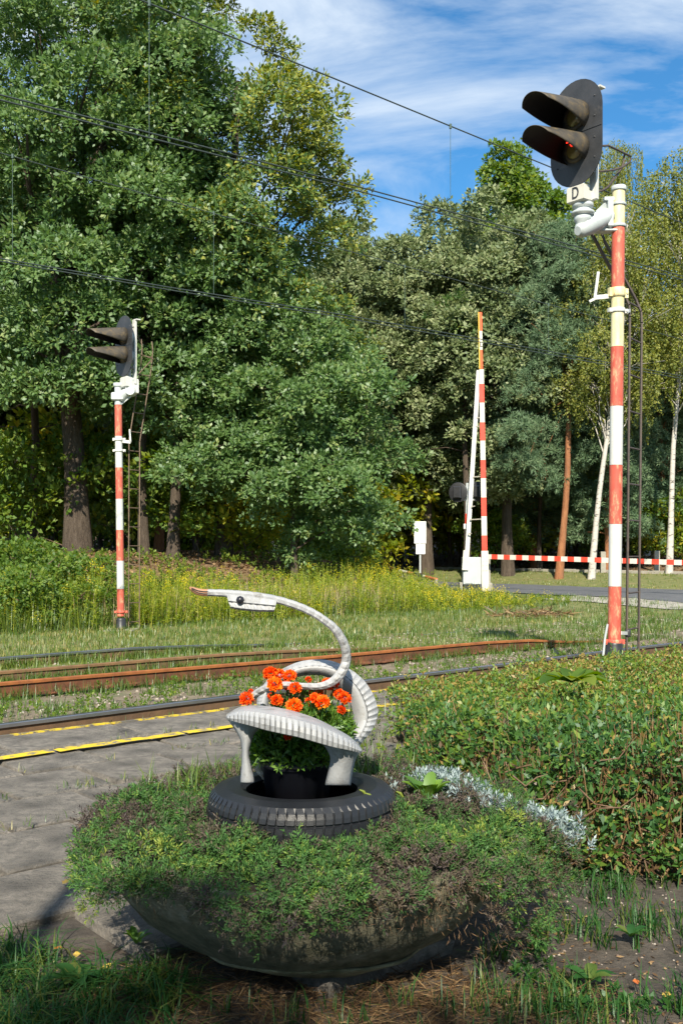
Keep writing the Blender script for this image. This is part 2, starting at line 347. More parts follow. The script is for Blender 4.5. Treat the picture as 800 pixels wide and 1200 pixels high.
# ---------------------------------------------------------------- platform of worn slabs
plat = empty('platform', (0, 5, 0), 'low railway platform of worn grey concrete slabs', 'platform'); plat['kind'] = 'structure'; del plat['category']
def slab_mesh(w, l, h, b):
    q = MB(); q.box((0, 0, -h/2), (w-.028, l-.028, h), b); return q
sm0 = None; variants = []
for vi in range(5):
    q = slab_mesh(.58, .58, .07, .010)
    q.v = [(x+random.uniform(-.007, .007), y+random.uniform(-.007, .007), z) for x, y, z in q.v]
    me = bpy.data.meshes.new('paving_slab'); me.from_pydata(q.v, [], q.f); me.materials.append(M['paving']); variants.append(me)
rz = math.atan2(EY, EX); ns = 0
for a in range(-30, 50):
    for bb in range(0, 22):
        t = -.62-.3-bb*.58; s = a*.58+(.29 if bb % 2 else 0); x, y = xy(s, t)
        if y < 3.45+.08*math.sin(x*5) or x > .25+.10*(y-5) or x < -.42*y-1.6 or y > 14: continue
        o = bpy.data.objects.new('paving_slab', random.choice(variants)); C.objects.link(o); o.parent = plat
        o.location = (x, y-5, .010+random.uniform(-.009, .009)); o.rotation_euler = (random.uniform(-.006, .006), random.uniform(-.006, .006), rz+random.choice((0, PI/2, PI))+random.uniform(-.012, .012)); ns += 1
# edge blocks, each with a patchy painted front top
q = MB(); q.box((0, 0, -.17), (.98, .60, .34), .012); em = bpy.data.meshes.new('edge_slab'); em.from_pydata(q.v, [], q.f); em.materials.append(M['paving'])
M['edge_yellow'] = mat('patchy edge yellow', (.62, .46, .02), .75, (.50, .36, .03), 9, col3=(.11, .10, .085), scale3=7, pos3=(.46, .54))
q = MB(); q.box((0, .280, .004), (.98, .04, .012), 0); q.box((0, .302, -.03), (.98, .006, .07), 0); ym = bpy.data.meshes.new('edge_marking'); ym.from_pydata(q.v, [], q.f); ym.materials.append(M['edge_yellow'])
for k in range(-8, 16):
    s = k*1.0+.3; x, y = xy(s, -.31); o = bpy.data.objects.new('edge_slab', em); C.objects.link(o); o.parent = plat; o.location = (x, y-5, .018+random.uniform(-.005, .005)); o.rotation_euler = (0, 0, rz+random.uniform(-.006, .006))
    p = bpy.data.objects.new('edge_marking', ym); C.objects.link(p); p.parent = o
mb = MB()
for k in range(-8, 13):
    s0, s1 = k*1.0+.01, k*1.0+.985; rows = []
    for i2 in range(9):
        s = s0+(s1-s0)*i2/8; w0, w1 = random.uniform(-.012, .012), random.uniform(-.012, .012); x0, y0 = xy(s, -.80+w0); x1, y1 = xy(s, -.695+w1); rows.append([(x0, y0, .026), (x1, y1, .026)])
    mb.grid(rows)
o = obj('yellow_line', mb, M['yellow'], plat)

# ---------------------------------------------------------------- rails
def rail(px0, py0, px1, py1, zh, e0, e1, mh, mw, label, hh=.165, group='running rails of the railway tracks', sink=None):
    a = G(px0, py0, zh); b = G(px1, py1, zh); d = (b-a); l = d.length; d.normalize(); p = a+d*e0*l; q = a+d*e1*l
    prof = [(-.07, -hh), (.07, -hh), (.07, -hh+.015), (.012, -hh+.035), (.012, -.045), (.034, -.035), (.036, -.006), (.028, 0), (-.028, 0), (-.036, -.006), (-.034, -.035), (-.012, -.045), (-.012, -hh+.035), (-.07, -hh+.015)]
    n = Vector((-d.y, d.x, 0)); ro = empty('rail', (p.x, p.y, zh), label, 'rail', group)
    mb = MB(); N = max(2, int((q-p).length/1.0)); rows = []
    for k in range(N+1):
        c = p+(q-p)*k/N+n*.008*math.sin(k*.7)+Vector((0, 0, .006*math.sin(k*.9+px0)-(.15*float(S((k/N-sink[0])/(sink[1]-sink[0]))) if sink else 0))); rows.append([tuple(c+n*x+Vector((0, 0, z))) for x, z in prof+[prof[0]]])
    mb.grid(rows); m = len(prof)
    mb.m = [1 if (i % m) in (5, 6, 7, 8, 9) else 0 for i in range(len(mb.f))]
    mb.add(rows[0][:-1], [tuple(range(m))]); mb.add(rows[-1][:-1], [tuple(range(m))])
    obj('rail_bar', mb, [mw, mh], ro)
    # fastenings on the near side
    L_ = (q-p).length; k = 0; s = .4
    bm = MB(); bm.box((0, 0, 0), (.09, .07, .03), .008); bm.tube([(0, 0, .01), (0, 0, .045)], .014, 6)
    first = None
    while s < L_-.3 and k < 46:
        c = p+d*s-n*.085; c.z = zh-hh+.012
        if first is None: first = obj('rail_clip', bm, mw, ro, rel=True); o = first
        else: o = first.copy(); C.objects.link(o); o.parent = ro
        o.location = c-ro.location; o.rotation_euler = (0, 0, math.atan2(d.y, d.x)); s += .62; k += 1
    # a joint plate
    c = p+d*L_*.42-n*.024; fm = MB(); fm.bar(c-d*.3+Vector((0, 0, -.09)), c+d*.3+Vector((0, 0, -.09)), .02, .07)
    for h in (-.22, -.08, .08, .22): fm.tube([c+d*h+Vector((0, 0, -.09)), c+d*h+Vector((0, 0, -.09))-n*.03], .014, 6)
    obj('joint_plate', fm, mw, ro)
    return ro
rail(0, 847.6, 800, 751.7, -.12, -1.2, 1.5, M['rail_head'], M['rail_web'], 'shiny near rail with brown web right beside the platform edge')
rail(0, 800, 700, 741, -.10, -.8, 1.02, M['rust'], M['rust_web'], 'bright rusty orange rail, second from the platform', sink=(.86, 1.0))
rail(0, 786, 260, 766.4, -.13, -2, 3.0, M['brownrail'], M['rail_web'], 'dull brown rail just behind the rusty orange one', sink=(.6, .95))
rail(0, 769.6, 227.5, 753.4, -.14, -2, 3.0, M['rail_head'], M['rail_web'], 'shiny rail farthest from the platform, in front of the small signal', sink=(.5, .8))

# ballast stones between the rails (stuff)
def stones(n, fn, size, name, label, parent=None):
    P = fn(n); n = len(P); r = rng.uniform(size[0], size[1], n)
    base = np.array([(1, 0, 0), (-.3, .9, .1), (-.8, -.6, 0), (.3, -.8, .2), (.1, .1, .75), (0, 0, -.6)])
    tri = np.array([(0, 1, 4), (1, 2, 4), (2, 3, 4), (3, 0, 4), (1, 0, 5), (2, 1, 5), (3, 2, 5), (0, 3, 5)])
    a = rng.uniform(0, 6.28, n); ca, sa = np.cos(a), np.sin(a)
    B = base[None]*(1+rng.normal(0, .18, (n, 6, 3)))*r[:, None, None]
    X = B[..., 0]*ca[:, None]-B[..., 1]*sa[:, None]; Y = B[..., 0]*sa[:, None]+B[..., 1]*ca[:, None]
    V = np.stack([X+P[:, :1], Y+P[:, 1:2], B[..., 2]*.8+P[:, 2:3]], -1).reshape(-1, 3)
    F = (np.arange(n)[:, None, None]*6+tri[None]).reshape(-1, 3)
    o = mesh_np(name, V, F, np.repeat(rng.uniform(0, 1, n), 8), [M['stone']]); tag(o, label, 'gravel', kind='stuff'); return o
def st_area(s0, s1, t0, t1, dens=None, dz=0, view=True):
    def fn(n):
        s = rng.uniform(s0, s1, n); t = rng.uniform(t0, t1, n); x, y = xy(s, t)
        k = (y > 1) & (np.abs(x) < .40*y+.6)
        if dens is not None: k &= rng.uniform(0, 1, n) < dens(x, y)
        x, y = x[k], y[k]; return np.stack([x, y, tz(x, y)+dz], 1)
    return fn
stones(15000, st_area(-3, 22, .05, 7.2, lambda x, y: .5+.5*wob(x, y, 1.5, 5)), (.015, .035), 'ballast', 'crushed stone ballast between the rails')
stones(900, st_area(0, 12, -7, -2, lambda x, y: (y < 3.7)*1.0, .002), (.004, .011), 'pebbles', 'small pebbles on the bare soil in front of the planter')

# ---------------------------------------------------------------- trees
def crown_np(seed, lobes, dens, nl, ll, lw, tuft_r=.26, spread=.9, up=.8, droop=0, zlo=-.45, inside=.72):
    r = np.random.default_rng(seed); Cn = np.array([l[0] for l in lobes], float); R = np.array([l[1] for l in lobes], float)
    cnt = np.maximum(6, (dens*R**2*12).astype(int)); idx = np.repeat(np.arange(len(R)), cnt); n = len(idx)
    d = nrm(r.normal(size=(n, 3))); d[:, 2] = np.where(d[:, 2] < zlo, -d[:, 2], d[:, 2])
    sc = np.array([1, 1, .72]); bump = 1+.22*np.sin(d[:, 0]*5+idx)*np.sin(d[:, 1]*5+idx*2)
    P = Cn[idx]+d*sc*R[idx][:, None]*(r.uniform(.62, 1.22, n)*bump)[:, None]
    keep = np.ones(n, bool)
    for k in range(len(R)):
        q = (P-Cn[k])/(sc*R[k]); keep &= ~((np.sum(q*q, 1) < inside**2) & (idx != k))
    P, d = P[keep], d[keep]; n = len(P)
    ti = np.repeat(np.arange(n), nl); m = len(ti); dd = d[ti]
    D = nrm(dd*.55+r.normal(size=(m, 3))*spread+np.array([0, 0, .15-droop]))
    O = P[ti]+D*tuft_r*r.uniform(.0, 1, m)[:, None]*.8
    N = nrm(dd*.45+r.normal(size=(m, 3))*.50+np.array([0, -.55, up]))
    s = r.uniform(.65, 1.25, m)
    V, F = leaves(O, D, N, ll*s, lw*s, .08)
    tv = r.uniform(0, 1, n); var = np.clip(.55*tv[ti]+.5*r.uniform(0, 1, m)-.02, 0, 1)
    return V, F, var
def envelope(seed, n, cz, rx, ry, rz_, rl, fill=.55, zmin=None, cx_=0, cy_=0):
    r = np.random.default_rng(seed); out = []
    while len(out) < n:
        d = r.normal(size=3); d /= np.linalg.norm(d); q = r.uniform(fill, 1)
        p = np.array([cx_+d[0]*rx*q, cy_+d[1]*ry*q, cz+d[2]*rz_*q])
        if zmin is not None and p[2] < zmin: continue
        # keep apart
        if any(np.linalg.norm((p-o[0])) < .8*(o[1]) for o in out) and r.uniform() < .85: continue
        out.append((p, r.uniform(*rl)*(1.1-.25*abs(d[2]))))
    return out
def trunk_mb(seed, h, r0, lean, lobes, nl=14, fork=.35, rtop=.25, limb_r=.4):
    r = random.Random(seed); mb = MB(); pts = []; rad = []
    for k in range(13):
        f = k/12; pts.append((lean[0]*f+.12*math.sin(f*6+seed)*min(f*3, 1), lean[1]*f+.1*math.cos(f*5+seed)*min(f*3, 1), h*f-.15))
        rad.append(r0*(1.35 if k == 0 else 1.08 if k == 1 else 1-.8*f*(1-rtop)))
    mb.tube(pts, rad, 10)
    bm = MB(); ls = sorted(lobes, key=lambda l: -l[1])[:nl*2]; r.shuffle(ls)
    for c, R in ls[:nl]:
        f = min(.95, max(fork, (c[2]/h)*.72)); k = f*12; a = Vector(pts[int(k)]).lerp(Vector(pts[min(12, int(k)+1)]), k-int(k)); e = Vector(c)
        m1 = a.lerp(e, .35)+Vector((r.uniform(-.3, .3), r.uniform(-.3, .3), r.uniform(0, .5))); m2 = a.lerp(e, .7)+Vector((r.uniform(-.3, .3), r.uniform(-.3, .3), r.uniform(-.1, .5)))
        rr = r0*limb_r*(1.15-f); bm.tube([a, m1, m2, e], [rr, rr*.75, rr*.5, rr*.2], 6)
        for _ in range(3):
            w = e+Vector((r.gauss(0, 1), r.gauss(0, 1), r.uniform(-.3, 1)))*R*.6; bm.tube([m2, m2.lerp(w, .5)+Vector((0, 0, .15)), w], [rr*.35, rr*.25, .012], 5)
    return mb, bm
CROWN = {}
def tree(name, loc, label, catg, lobes, trunk, crown, lm, bm_, group='trees of the wood behind the railway', olive=None):
    root = empty(name, loc, label, catg, group)
    tmb, bmb = trunk; obj('trunk', tmb, bm_, root, rel=True)
    if bmb.v: o = obj('branch', bmb, bm_, root, rel=True); o['kind'] = 'stuff'
    V, F, var = crown
    o = mesh_np('crown', V, F, var, [lm], root, local=True); CROWN[name+label[:9]] = o; return root
def at(px, Y, z=None):
    x = (px-400)/FL*Y; return Vector((x, Y, tzf(x, Y) if z is None else z))
# the two big oaks on the left
LA = envelope(11, 150, 10.5, 5.8, 4.4, 9.4, (.65, 1.3), .5, 4.2, .3)+[((1.2, -2.2, 4.6), 1.3), ((-2.2, -2.2, 4.8), 1.5), ((3.0, -1.5, 5.0), 1.3), ((-4, -1.5, 5.2), 1.4), ((0, -2.6, 5.8), 1.4)]
oakA = tree('oak_tree', at(92, 31), 'massive old oak with thick dark trunk behind the small signal', 'tree', LA, trunk_mb(1, 15, .36, (-.9, .3), LA, 22, .22, limb_r=.6),
            crown_np(21, LA, 7.2, 17, .155, .088, .27), M['oak'], M['bark'])
LB = envelope(12, 140, 10.8, 4.9, 4.1, 9.8, (.65, 1.25), .5, 3.6, .0)+[((1.8, -2.2, 3.4), 1.3), ((3.2, -1.6, 4.2), 1.4), ((3.4, -1, 2.6), 1.1), ((2.2, -1.8, 2.0), 1.1)]
LB += [((x_-1.45+dx, -1+dx, z_), .45) for x_, z_ in ((.3, 19.2), (1.2, 17.6), (2.4, 16.0), (3.3, 14.4), (4.1, 12.9), (4.4, 12.0), (1.7, 18.0), (3.0, 15.4), (3.9, 13.6)) for dx in (0, .35)]
LB = [l for l in LB if l[1] == .45 or l[0][0]+l[1]*.75 < np.interp(l[0][2], [0, 11, 12.8, 14, 16, 18.5, 21], [9, 4.2, 3.1, 2.1, .9, -.3, -1.2])]
oakB = tree('oak_tree', at(262, 32), 'tall oak with olive sunlit crown edging the sky, left of the gap', 'tree', LB, trunk_mb(2, 15, .24, (.3, 0), LB, 20, .25),
            crown_np(22, LB, 7.2, 17, .155, .088, .27), M['oak'], M['bark'])
# second material: yellower leaves at the upper right, sunlit tone put into the colour
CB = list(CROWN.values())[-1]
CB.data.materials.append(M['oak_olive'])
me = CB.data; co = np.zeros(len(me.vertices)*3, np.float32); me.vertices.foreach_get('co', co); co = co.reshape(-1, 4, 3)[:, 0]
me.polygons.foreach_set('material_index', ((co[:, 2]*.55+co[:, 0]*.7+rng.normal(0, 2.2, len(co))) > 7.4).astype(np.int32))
LC = envelope(13, 62, 3.6, 3.4, 1.9, 3.6, (.45, .95), .3, .5)+[((-1.6, 0, 7.0), 1.0), ((-.8, .2, 7.6), 1.1), ((.4, .4, 6.9), 1.0), ((-2.2, .3, 5.6), 1.1), ((1.9, 0, 5.9), .8)]
oakC = tree('young_oak_tree', at(345, 29.5), 'young oak with low drooping foliage above the weeds', 'tree', LC, trunk_mb(3, 5.5, .10, (.2, 0), LC, 12, .2), crown_np(23, LC, 10, 16, .14, .08, .22), M['oak'], M['bark'])
# lighter mid wood oaks
LD = envelope(14, 130, 10.0, 4.7, 3.9, 7.5, (.7, 1.35), .45, 3.2)
oakD = tree('pale_oak_tree', at(500, 50), 'pale grey green oak whose top meets the sky left of the raised barrier', 'tree', LD, trunk_mb(4, 15.5, .28, (.3, .2), LD, 18, .3), crown_np(24, LD, 6.4, 17, .20, .115, .32), M['oak_pale'], M['bark'])
LE = envelope(15, 115, 10.2, 4.1, 3.7, 7.3, (.7, 1.3), .45, 2.8)
oakE = tree('pale_oak_tree', at(595, 47), 'pale leaved oak directly behind the raised barrier arm', 'tree', LE, trunk_mb(5, 15, .26, (-.2, .2), LE, 18, .3), crown_np(25, LE, 6.6, 17, .20, .115, .32), M['oak_pale'], M['bark'])
copy_tree(oakD, at(420, 52), 2.1, (1, 1, 1.0), 'pale oak right behind the crown of the big olive oak')
copy_tree(oakE, at(545, 56), 1.3, 1.02, 'grey green oak standing back between the two pale oaks')
LF = envelope(16, 46, 17.5, 3.2, 3.0, 5.4, (.7, 1.35), .4, 10)
oakF = tree('tall_oak_tree', at(604, 58), 'tall bright green oak rising above all others left of the large signal', 'tree', LF, trunk_mb(6, 22, .26, (.3, 0), LF, 20, .45), crown_np(26, LF, 6.5, 13, .24, .15, .32), M['bright'], M['bark'])
# pines
def pine_lobes(seed, z0, z1, rmax, n):
    r = random.Random(seed); out = []
    for k in range(n):
        f = (k+.5)/n; z = z0+(z1-z0)*f; R = rmax*(1-f)**.6*(.55+.45*min(1, f*4)); a = k*2.4+r.uniform(-.5, .5); q = r.uniform(.35, .95)
        out.append(((math.cos(a)*R*q, math.sin(a)*R*q, z+r.uniform(-.3, .3)), r.uniform(.6, 1.05)))
    return out
LP = [l for l in pine_lobes(3, 4.2, 14.8, 3.3, 78) if l[0][2] > 8.6 or l[0][1] > .2 or abs(l[0][0]-.5) > 1.7]
pineA = tree('pine_tree', at(654, 44), 'pine with leaning bare orange trunk left of the tall signal mast', 'tree', LP, trunk_mb(7, 14.5, .155, (1.0, .2), LP, 14, .55, limb_r=.2), crown_np(31, LP, 10, 26, .20, .028, .12, 1.0, .3), M['pine'], M['bark_pine'])
LP2 = pine_lobes(5, 1.6, 12.5, 2.6, 60)
pineB = tree('pine_tree', at(712, 47), 'blue green pine half hidden by the tall signal mast', 'tree', LP2, trunk_mb(8, 12.5, .15, (-.2, .1), LP2, 24, .15, limb_r=.25), crown_np(32, LP2, 10, 24, .20, .030, .12, 1.0, .3), M['pine'], M['bark_pine'])
copy_tree(pineB, at(772, 50), 2.0, (.95, .95, .75), 'low pine with orange trunk among the birches at the right')
copy_tree(pineB, at(625, 52), 4.0, (1, 1, .9), 'dark pine filling in behind the leaning orange pine')
copy_tree(pineA, at(186, 38), 1.0, (1, 1, 1.15), 'bare dark pine trunk just behind the small signal ladder')
# birches
def birch(seed, loc, h, label, rr, lean):
    r = np.random.default_rng(seed); lobes = []
    for k in range(58):
        f = r.uniform(.46, 1); a = r.uniform(0, 6.28); R = rr*math.sin(PI*min(1, (1.12-f)*1.1))**.7*math.sqrt(r.uniform(.05, 1)); lobes.append(((math.cos(a)*R+lean[0]*f, math.sin(a)*R+lean[1]*f, h*f), r.uniform(.45, .9)))
    V, F, var = crown_np(seed, lobes, 9, 5, .10, .07, .15, .8, .4, .6)
    # hanging strands
    P = []
    for c, R in lobes:
        for _ in range(11):
            a = r.uniform(0, 6.28); x, y = c[0]+math.cos(a)*R, c[1]+math.sin(a)*R; l = r.uniform(.6, 1.7); n = int(l*26)
            z = c[2]+.2-np.linspace(0, l, n); P.append(np.stack([x+.05*np.sin(z*4)+r.normal(0, .04, n), y+r.normal(0, .04, n), z], 1))
    P = np.concatenate(P); D = nrm(r.normal(size=P.shape)*.6+np.array([0, 0, -.8])); N = nrm(r.normal(size=P.shape)+np.array([0, -.7, .5]))
    V2, F2 = leaves(P, D, N, r.uniform(.08, .14, len(P)), .07); V, F = cat([(V, F), (V2, F2)]); var = np.concatenate([var, r.uniform(0, .8, len(F2))])
    return tree('birch_tree', loc, label, 'tree', lobes, trunk_mb(seed, h*.97, .13, lean, lobes, 26, .3, .1, .3), (V, F, var), M['birch'], M['bark_birch'])
bA = birch(41, at(783, 43.5), 17.2, 'tall drooping birch with white trunk at the right edge', 2.5, (.9, 0))
bB = birch(42, at(692, 43), 15.5, 'birch with white trunk leaning right, behind the large signal', 2.2, (1.6, 0))
copy_tree(bA, at(728, 60), 2.2, (.8, .8, 1.38), 'slender birch whose top shows behind the signal safety hoop')
copy_tree(bB, at(830, 47), .6, (1.2, 1.2, 1.2), 'birch cut by the right edge of the view')
copy_tree(bB, at(757, 55), 4, (1.3, 1.3, 1.25), 'broad birch standing behind the mast ladder')
# more trunks and wood behind
LG = envelope(17, 66, 9.6, 4.4, 4.0, 8.6, (1.0, 1.9), .4, 1.6)
far = tree('forest_tree', at(300, 62), 'dark forest tree behind the left oaks', 'tree', LG, trunk_mb(9, 15, .22, (.2, 0), LG, 14, .2), crown_np(27, LG, 5.5, 11, .30, .19, .4), M['dark_oak'], M['bark'])
pl = [(-60, 40, .95, 'oak at the left edge of the view'), (30, 44, .95, 'oak behind the massive old oak'), (150, 50, .9, 'shaded oak behind the small signal'),
      (240, 47, .85, 'shaded oak between the two big left oaks'), (360, 58, .9, 'forest oak glimpsed behind the olive crown'), (460, 66, 1.0, 'forest oak behind the pale oaks'), (540, 70, 1.0, 'forest oak far behind the barrier arm'),
      (640, 66, 1.0, 'forest oak behind the leaning pine'), (700, 64, .95, 'forest oak behind the white leaning birch'), (770, 68, 1.0, 'forest oak behind the right birches'), (860, 62, 1.0, 'forest oak beyond the right edge'),
      (60, 64, 1.05, 'far forest oak behind the left wood'), (180, 70, 1.05, 'far forest oak filling the left gap'), (-120, 55, 1.1, 'forest oak outside the left edge'), (930, 55, 1.0, 'forest oak outside the right edge')]
for k, (px, Y, sc_, lb) in enumerate(pl): copy_tree(far, at(px, Y), k*1.1, (sc_*1.1, sc_*1.1, sc_*(.93 if px < 620 else .82)), lb)
# bare straight stems
tm, _ = trunk_mb(50, 11, .17, (.1, 0), [], 0)
nb = MB()
for k in range(9):
    a = k*2.3; z = 4+k*.75; nb.tube([(0, 0, z), (math.cos(a)*.9, math.sin(a)*.9, z+.2), (math.cos(a)*1.8, math.sin(a)*1.8, z+.1)], [.035, .02, .008], 5)
Ls = [((0, 0, 11.2), 1.3), ((.8, .2, 10.2), 1.1), ((-.8, -.2, 10.4), 1.1)]
stem = tree('bare_trunk_tree', at(203, 30.4), 'straight dark trunk right of the small signal ladder', 'tree', Ls, (tm, nb), crown_np(51, Ls, 5, 12, .2, .12), M['oak'], M['bark'], 'bare stems inside the wood')
for k, (px, Y, lb, s_) in enumerate([(37, 34, 'slim mottled trunk left of the massive oak', .95), (64, 42, 'pale grey trunk between two dark ones at the left', .8), (169, 30.8, 'straight dark trunk behind the small signal ladder', .9),
        (118, 46, 'thin trunk in the bright undergrowth left of the small signal', .6), (228, 44, 'thin trunk right of the straight dark one', .6), (312, 45, 'thin trunk in the shade left of the young oak', .7),
        (418, 47, 'thin trunk in dark wood right of the young oak', .8), (448, 52, 'thin trunk above the pipe railing', .7), (470, 56, 'thin trunk left of the white roadside sign', .7), (505, 50, 'thin trunk right of the white roadside sign', .8),
        (527, 55, 'thin trunk left of the barrier lamps', .7), (546, 46, 'mottled trunk right behind the barrier lamps', 1.0), (585, 52, 'thin trunk just right of the raised arm', .8), (610, 57, 'thin trunk between barrier and pine', .7), (632, 50, 'thin dark trunk left of the orange pine', .7),
        (675, 55, 'thin trunk right of the orange pine', .7), (742, 52, 'thin trunk seen through the mast ladder', .7), (340, 52, 'thin trunk behind the young oak', .7)]):
    copy_tree(stem, at(px, Y), k, (s_, s_, s_*1.05), lb)
# undergrowth shrubs
LU = envelope(18, 22, 1.5, 1.9, 1.5, 1.3, (.4, .75), .3, .3)
U = {}
for nm, mm, sd_ in (('bright_shrub', 'under', 61), ('green_shrub', 'bright', 62)):
    U[nm] = tree(nm, at(300 if nm[0] == 'b' else 130, 38), 'sunlit undergrowth bush', 'shrub', LU, trunk_mb(sd_, 1.6, .03, (0, 0), LU, 14, .1, limb_r=.5), crown_np(sd_, LU, 8, 9, .16, .10, .2), M[mm], M['bark'], 'undergrowth between the trunks')
ul = [('green_shrub', -20, 37, 1.1), ('green_shrub', 60, 40, 1.2), ('bright_shrub', 110, 44, 1.3), ('green_shrub', 170, 41, 1.2), ('green_shrub', 235, 40, 1.3), ('bright_shrub', 200, 50, 1.6), ('bright_shrub', 290, 46, 1.4), ('green_shrub', 375, 42, .9),
      ('bright_shrub', 440, 58, 1.2), ('bright_shrub', 480, 62, 1.6), ('bright_shrub', 520, 60, 1.3), ('bright_shrub', 570, 62, 1.6), ('bright_shrub', 600, 58, 1.1), ('green_shrub', 640, 56, 1.0), ('green_shrub', 690, 54, 1.1), ('green_shrub', 730, 51, 1.1), ('green_shrub', 770, 49, 1.2), ('bright_shrub', 800, 48, 1.0),
      ('green_shrub', 835, 48, 1.1), ('bright_shrub', 15, 48, 1.8), ('green_shrub', 140, 56, 2.0), ('bright_shrub', 250, 58, 2.2), ('bright_shrub', 60, 60, 2.4), ('bright_shrub', 545, 72, 2.0), ('bright_shrub', 460, 74, 2.2), ('green_shrub', 410, 44, .8), ('green_shrub', 150, 32.6, 1.2), ('green_shrub', 235, 32.0, 1.35), ('bright_shrub', 285, 31.8, 1.2), ('green_shrub', 15, 31, 1.1), ('bright_shrub', 120, 39, 2.0), ('bright_shrub', 430, 50, 1.7), ('bright_shrub', 490, 56, 2.0), ('bright_shrub', 610, 54, 1.6), ('green_shrub', 580, 50, 1.0), ('bright_shrub', 665, 58, 2.0), ('bright_shrub', 745, 57, 1.9), ('bright_shrub', 350, 50, 2.2), ('bright_shrub', 195, 62, 2.6), ('bright_shrub', 20, 66, 3.0), ('bright_shrub', 400, 66, 2.8), ('bright_shrub', 570, 76, 3.0), ('bright_shrub', 690, 70, 2.6), ('bright_shrub', 790, 66, 2.6), ('bright_shrub', 300, 70, 3.0)]
where = 'left of the massive oak|beside the massive oak|in front of the pale trunk|behind the small signal|right of the straight dark trunk|in the gap behind the small signal|left of the young oak|right of the young oak|above the pipe railing|left of the white sign|behind the white sign|behind the barrier cabinet|just right of the raised arm|left of the orange pine|right of the orange pine|behind the lower mast|behind the mast ladder|at the right edge under the birch|outside the right edge|deep in the wood at far left|deep behind the small signal|deep behind the young oak|deep behind the massive oak|deep behind the raised barrier|deep behind the roadside sign|beside the end of the pipe railing|tall between massive oak and signal mast|tall right of the two dark trunks|tall in the gap left of the young oak|tall left of the massive oak|tall further back behind the signal mast|tall above the pipe railing|tall behind the roadside sign|tall right of the raised arm|small beside the barrier cabinet|tall behind the orange pine|tall behind the right mast ladder|deep behind the young oak trunk|farthest behind the small signal|farthest behind the left edge trunks|farthest right of the young oak|farthest behind the raised arm|farthest behind the leaning white birch|farthest behind the right birches|farthest left of the young oak'.split('|')
for k, (nm, px, Y, s_) in enumerate(ul): copy_tree(U[nm], at(px, Y), k*1.7, (s_, s_, s_*(.9+.3*(k % 3)/2)), ('yellow green bush ' if nm[0] == 'b' else 'green bush ')+where[k])
U['bright_shrub']['label'] = 'yellow green bush under the olive oak'; U['green_shrub']['label'] = 'green bush right behind the small signal mast'
# leafy brambles at the left in front of the wood
LR = envelope(19, 20, .65, 1.5, 1.0, .75, (.3, .5), .3, .15)
br = tree('bramble_bush', at(20, 21.5), 'low leafy bramble at the left edge beside the track', 'shrub', LR, trunk_mb(70, .8, .02, (0, 0), LR, 10, .1), crown_np(71, LR, 26, 9, .085, .055, .12), M['bright'], M['twig'], 'brambles on the bank')
for px, Y, s_, lb in [(75, 23.5, 1.0, 'bramble on the bank left of the small signal mast'), (110, 22.2, .7, 'small bramble touching the small signal mast'), (-30, 23, 1.2, 'tall bramble cut by the left edge'), (30, 25, .8, 'bramble high on the bank under the old oak'), (180, 24.5, .55, 'small bramble right of the small signal ladder')]:
    copy_tree(br, at(px, Y), px, s_, lb)
# unseen trees added behind the camera, sized to shade the foreground
sh = copy_tree(oakA, Vector((-2.2, -10.0, 0)), .4, (.95, .7, .444), 'unseen tree added behind the camera on the left for its shade')
copy_tree(oakB, Vector((5.0, -9.4, 0)), 2.2, (1.0, .9, .61), 'unseen tree added behind the camera on the right for its shade')
copy_tree(oakB, Vector((3.6, -12.5, 0)), 1.2, (.8, .7, .69), 'second unseen tree added behind the camera on the right for its shade')

lpost = empty('shadow_post', (-1.44, -3.0, 0), 'plain grey lamp post added unseen behind the camera to cast a shadow across the paving', 'lamp post')  # unseen post added to cast the shadow stripe; its lamp head is invented
mb = MB(); mb.tube([(-1.44, -3, -.1), (-1.44, -3, 1), (-1.44, -3, 6.2)], [.07, .055, .04], 12); obj('post', mb, M['post'], lpost)
mb = MB(); mb.box((-1.44, -3, 6.25), (.5, .2, .1), .03); obj('lantern', mb, M['grey_paint'], lpost)
# ---------------------------------------------------------------- signals
FA = math.atan2(-.642, -.767)               # heading the lamps face
fx, fy = math.cos(FA), math.sin(FA)
def mast(root, bands, r, base, lean_top):
    """bands: list of (z0, z1, material)"""
    zb = base.z; top = bands[-1][1]
    def cpt(z): f = (z-zb)/(top-zb); return Vector((base.x+(lean_top.x-base.x)*f, base.y, z))
    for z0, z1, m in bands:
        mb = MB(); mb.tube([cpt(z0), cpt((z0+z1)/2), cpt(z1-.003)], r, 20); obj('mast_band', mb, M[m], root)
    mb = MB(); mb.M = Matrix.Translation(cpt(zb)); mb.lathe([(0, 0), (r*1.5, 0), (r*1.5, .02), (r*1.32, .03), (r*1.32, .22), (r*1.18, .25), (r*1.02, .26)], 20); obj('base_sleeve', mb, M['black'], root)
    return cpt
def ring(root, c, r, h, m='grey_paint', name='collar', lug=None):
    mb = MB(); mb.M = Matrix.Translation(c); mb.lathe([(r*.9, -h/2), (r, -h/2), (r+.004, -h/4), (r+.004, h/4), (r, h/2), (r*.9, h/2)], 20)
    mb.M = Matrix.Identity(4)
    if lug:
        d = Vector(lug).normalized(); mb.bar(c+d*r*.9, c+d*(r+.05), .03, h); n = Vector((-d.y, d.x, 0)); mb.tube([c+d*(r+.03)-n*.03, c+d*(r+.03)+n*.03], .012, 6)
        mb.bar(c-d*r*.9, c-d*(r+.035), .05, h*.9)
    return obj(name, mb, M[m], root)
